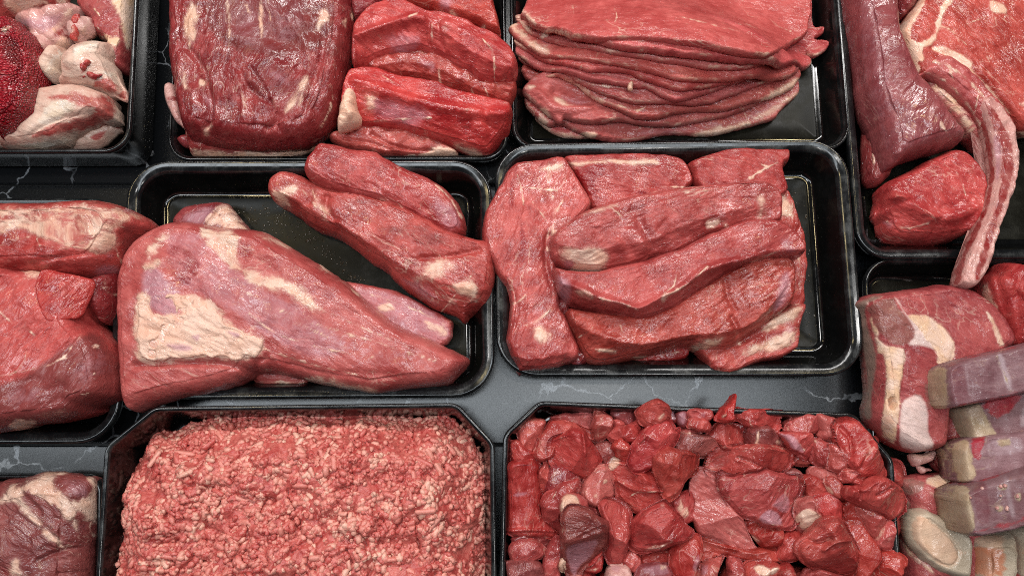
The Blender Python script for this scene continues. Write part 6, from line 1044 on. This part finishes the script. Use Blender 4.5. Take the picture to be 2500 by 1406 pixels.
# centre and right
cube('folded large chunk with a brownish left flank, right of centre', 'q2', [(90, 930), (104, 826), (176, 734), (236, 656), (400, 642), (560, 632), (780, 634), (900, 640), (1056, 690), (1108, 725), (1100, 840), (1050, 925), (945, 968), (840, 962), (720, 900), (600, 950), (400, 1030), (260, 1030), (130, 1000)], 32, 'meat', R=13, facets=2, dark=[([(120, 800), (260, 720), (400, 800), (300, 900), (160, 930)], 0.58)], lines=[([(440, 760), (640, 860), (720, 900)], 7, 0.6), ([(880, 640), (1040, 680)], 12, 0.7)], crease=[([(460, 780), (640, 840), (730, 890)], 16, 4)], wrk=1.5)
cube('torn cube with a lobed surface at the right wall', 'q4', [(1772, 335), (1870, 300), (1985, 300), (2085, 202), (2222, 182), (2338, 258), (2448, 308), (2400, 355), (2440, 485), (2412, 560), (2350, 630), (2255, 702), (2120, 620), (1950, 540), (1825, 485), (1760, 435)], 32, 'bright', R=13, facets=2, wrk=2.0, crease=[([(1900, 330), (1980, 380), (1960, 460)], 16, 4), ([(2160, 420), (2260, 380), (2330, 330)], 16, 4)])
cube('pinkish fibrous cube below the torn right cube', 'q4', [(1865, 560), (1990, 560), (2120, 612), (2254, 700), (2246, 810), (2206, 915), (2140, 1030), (2075, 980), (1995, 860), (1915, 710)], 24, 'pinkish')
cube('pale pink sliver between cubes and right wall', 'q4', [(2130, 970), (2200, 815), (2280, 752), (2312, 722), (2342, 758), (2310, 985), (2280, 1075), (2140, 1050)], 18, 'pinkish', fat=[([(2140, 950), (2210, 830), (2250, 800), (2230, 880), (2170, 970)], 0.7)], facets=0)
cube('rounded red cube in the lower right corner', 'q4', [(1960, 1340), (2050, 1205), (2090, 1122), (2148, 1050), (2275, 1070), (2388, 1132), (2410, 1222), (2360, 1310), (2325, 1500), (1970, 1500)], 28, 'bright', R=14, facets=2)
cube('tapered chunk with a shiny top below the flat faced cube', 'q4', [(1325, 545), (1385, 450), (1500, 400), (1605, 410), (1715, 495), (1768, 600), (1780, 740), (1730, 800), (1640, 760), (1560, 760), (1470, 730), (1420, 655), (1345, 615)], 24, 'meat', facets=2, lines=[([(1370, 490), (1480, 465), (1590, 465)], 8, 0.6)])
cube('long red lobe behind the biggest front chunk', 'q4', [(1740, 560), (1800, 510), (1910, 595), (1955, 715), (2025, 855), (2096, 980), (2108, 1125), (2036, 1245), (1955, 1360), (1880, 1420), (1800, 1410), (1790, 1100), (1750, 770)], 30, 'bright', R=14, facets=0, ang=60)
cube('tongue of meat curling under the grained slice', 'q4', [(-8, 955), (56, 892), (150, 910), (300, 980), (480, 1048), (640, 1046), (800, 1030), (935, 990), (910, 915), (985, 900), (1022, 980), (1004, 1065), (955, 1150), (945, 1205), (800, 1226), (600, 1196), (450, 1196), (300, 1150), (210, 1150), (170, 1235), (110, 1268), (52, 1210), (10, 1105)], 24, 'meat', R=10, facets=0, zoff=-4, ang=-10, ridge=[([(20, 960), (250, 1040), (500, 1090), (800, 1060), (960, 1000)], 14, 3)], dark=[([(200, 1060), (600, 1120), (900, 1120), (600, 1190), (300, 1130)], 0.55)])
cube('blunt round end next to the curling tongue', 'q4', [(945, 925), (1080, 850), (1185, 868), (1272, 945), (1245, 1070), (1196, 1165), (1085, 1226), (960, 1226), (915, 1160), (980, 1050)], 26, 'meat', R=12, facets=2)
cube('ribbed chunk between the grained slice and the large middle one', 'q4', [(520, 700), (640, 680), (760, 765), (905, 800), (960, 880), (920, 985), (800, 1020), (670, 1000), (585, 885)], 22, 'meat', wrk=1.8, fat=[([(610, 900), (660, 910), (740, 1000), (650, 980)], 0.62)])
cube('pink cube carrying a cream fat lump', 'q4', [(1108, 630), (1122, 475), (1200, 430), (1278, 450), (1345, 530), (1365, 590), (1440, 630), (1498, 710), (1482, 800), (1400, 895), (1335, 940), (1235, 915), (1168, 830), (1138, 710)], 28, 'pinkish', R=11, facets=2, fat=[[(1155, 690), (1230, 605), (1350, 580), (1450, 650), (1490, 715), (1470, 790), (1385, 885), (1350, 800), (1310, 830), (1200, 810)]], blood=[([(1290, 680), (1340, 660), (1320, 740), (1280, 760)], 0.5)])
cube('largest middle chunk with lilac silverskin on its front', 'q4', [(250, 205), (298, 122), (362, 160), (452, 190), (560, 160), (802, 98), (878, 128), (1000, 188), (1112, 180), (1200, 190), (1234, 280), (1206, 410), (1144, 490), (1126, 630), (1166, 710), (1100, 815), (960, 798), (780, 788), (690, 700), (475, 660), (400, 545), (340, 480), (260, 378)], 34, 'meat', R=13, facets=3, wrk=2.0, ang=35, zoff=-4, silver=[([(840, 560), (1000, 380), (1080, 400), (1110, 620), (980, 640), (900, 560)], 0.66), [(700, 690), (830, 575), (960, 630), (1010, 780), (900, 780), (760, 765)]], blood=[([(270, 200), (400, 220), (400, 300), (340, 420), (270, 340)], 0.56)], lines=[([(700, 690), (760, 765), (1000, 785)], 8, 0.6), ([(530, 560), (480, 640)], 9, 0.7)])
cube('flat grained slice standing at the centre of the pile', 'q4', [(-104, 500), (-70, 250), (-34, 128), (60, 118), (152, 160), (262, 192), (282, 370), (362, 500), (452, 620), (532, 720), (574, 870), (614, 950), (664, 1055), (545, 1075), (395, 1045), (255, 975), (95, 895), (10, 865), (-74, 710)], 20, 'pinkish', R=7, facets=0, ang=-35, wrk=2.4, zoff=-3, dome=0.15)
cube('biggest glossy front chunk with a white sinew seam', 'q4', [(1198, 1105), (1242, 995), (1328, 920), (1415, 840), (1500, 750), (1580, 700), (1690, 710), (1775, 820), (1845, 960), (1890, 1065), (1880, 1210), (1860, 1370), (1700, 1390), (1550, 1360), (1390, 1300), (1265, 1215)], 36, 'bright', R=16, facets=2, zoff=-3, wrk=1.4, lines=[([(1720, 780), (1790, 880), (1835, 970), (1880, 1090)], 13, 0.75)], crease=[([(1320, 960), (1450, 1010), (1600, 950)], 24, 4)], ridge=[([(1500, 1080), (1620, 980), (1820, 960)], 24, 4)])
cube('small shaded cube at the bottom edge under the front chunk', 'q4', [(1160, 1500), (1240, 1320), (1400, 1282), (1560, 1340), (1700, 1380), (1800, 1400), (1800, 1500)], 22, 'meat')
cube('red cube at the bottom edge with an orange white fat side', 'q4', [(490, 1262), (600, 1210), (760, 1212), (862, 1222), (970, 1290), (940, 1370), (850, 1440), (600, 1430), (500, 1400)], 24, 'bright', R=10, facets=0, fat=[[(630, 1295), (740, 1268), (860, 1320), (840, 1390), (760, 1390)], ([(860, 1300), (960, 1290), (920, 1370), (860, 1390)], 0.7)])
cube('narrow red chunk at the bottom edge right of the fatty cube', 'q4', [(930, 1310), (1050, 1220), (1100, 1285), (1120, 1500), (920, 1500)], 22, 'bright')
cube('lilac skinned cube at the bottom edge left of the dark gap', 'q4', [(-30, 1250), (60, 1220), (200, 1170), (272, 1150), (225, 1255), (175, 1345), (100, 1500), (-30, 1500)], 22, 'pinkish', silver=[([(0, 1260), (120, 1230), (80, 1400), (0, 1400)], 0.7)])
cube('dull narrow cube at the bottom edge below the tongue', 'q4', [(340, 1170), (465, 1180), (515, 1260), (510, 1500), (350, 1500)], 20, 'meat')
cube('lower pocketed strip under the dark grained boulder', 'q3', [(1605, 900), (1680, 1040), (1735, 1130), (1768, 1260), (1755, 1400), (1590, 1290), (1535, 1210), (1585, 1060)], 22, 'meat')
cube('dull slab under the grained boulder', 'q3', [(1745, 1130), (1900, 1080), (2110, 1040), (2150, 1140), (2125, 1250), (1960, 1280), (1820, 1290), (1745, 1290)], 20, 'meat')
cube('lilac silverskinned slab at the bottom edge, centre', 'q3', [(1710, 1410), (1750, 1280), (1900, 1240), (2110, 1230), (2165, 1330), (2180, 1500), (1710, 1500)], 24, 'loin', silver=[([(1780, 1300), (1950, 1260), (2100, 1250), (2130, 1400), (1850, 1400)], 0.75)], fat=[([(2000, 1260), (2090, 1250), (2100, 1320), (2030, 1330)], 0.6)])
cube('pale glossy cube at the bottom edge under the pink tongue', 'q3', [(1360, 1240), (1500, 1240), (1600, 1262), (1635, 1335), (1620, 1500), (1310, 1500)], 24, 'pale', silver=[([(1380, 1260), (1560, 1270), (1500, 1380), (1400, 1340)], 0.6)])
cube('smooth rounded cube with a lilac side near the bottom edge', 'q3', [(2098, 1225), (2140, 1045), (2235, 962), (2335, 878), (2475, 888), (2510, 1000), (2500, 1140), (2430, 1240), (2425, 1360), (2310, 1425), (2160, 1375)], 28, 'bright', R=13, facets=2, silver=[([(2400, 1240), (2480, 1110), (2505, 1200), (2480, 1360), (2400, 1340)], 0.75)])
cube('grained boulder shaped cube left of the standing slice', 'q3', [(1625, 885), (1690, 755), (1772, 632), (1918, 550), (2042, 488), (2122, 550), (2196, 656), (2286, 735), (2378, 852), (2312, 935), (2190, 998), (1995, 1078), (1806, 1112), (1668, 1076), (1636, 975)], 34, 'meat', R=14, facets=3, wrk=2.0, ang=25, zoff=-4, fat=[([(2010, 530), (2060, 510), (2070, 560), (2020, 565)], 0.62), ([(1820, 1070), (2050, 1020), (2180, 970), (2000, 1070), (1830, 1100)], 0.6)])
cube('pink flap right of the white capped piece', 'q3', [(1090, 535), (1250, 545), (1355, 680), (1372, 745), (1270, 760), (1110, 640)], 16, 'pinkish', fat=[([(1260, 700), (1340, 710), (1340, 745), (1280, 730)], 0.85)], facets=0)
cube('smooth pink tongue hanging down, left of centre', 'q3', [(1258, 570), (1325, 490), (1485, 470), (1592, 532), (1665, 635), (1676, 745), (1656, 860), (1636, 970), (1606, 1090), (1556, 1235), (1440, 1258), (1358, 1192), (1334, 1085), (1364, 965), (1354, 845), (1334, 745)], 30, 'bright', R=14, facets=0, wrk=0.9, ang=80, zoff=-4)
cube('piece with a whitish skin cap at its top', 'q3', [(772, 585), (792, 488), (846, 402), (930, 396), (1036, 422), (1122, 516), (1080, 640), (960, 680), (870, 720), (815, 715)], 26, 'pinkish', R=12, facets=0, fat=[[(776, 580), (800, 490), (850, 408), (930, 402), (1000, 440), (1035, 560), (960, 550), (890, 570), (850, 660), (815, 700)]])
cube('dark brown hide like piece with silvery lower half', 'q3', [(818, 700), (872, 576), (950, 544), (1034, 584), (1102, 594), (1184, 652), (1276, 722), (1352, 755), (1346, 860), (1346, 1010), (1264, 1112), (1165, 1212), (1076, 1262), (1040, 1360), (1000, 1480), (900, 1480), (862, 1285), (820, 1155), (828, 1000), (808, 850)], 30, 'dark', R=12, facets=0, wrk=1.6, ang=-20, zoff=-3, silver=[([(836, 1060), (1000, 985), (1290, 940), (1150, 1190), (1010, 1290), (970, 1440), (890, 1290)], 0.85)], dark=[([(850, 640), (1200, 680), (1320, 780), (1300, 950), (1000, 980), (840, 980)], 0.55)], ridge=[([(900, 1000), (1080, 940), (1300, 860)], 40, 3)])
# cubes of the lower layer that nothing shows of are left out
for o, c in fillers:
    me = o.data; co = np.empty(len(me.vertices) * 3, np.float32); me.vertices.foreach_get('co', co)
    co = co.reshape(-1, 3) + np.array(o.location)
    vis = (co[:, 2] > hm_get(co[:, 0], co[:, 1]) - 0.0022).sum()
    if vis < 40:
        bpy.data.objects.remove(o); bpy.data.meshes.remove(me)
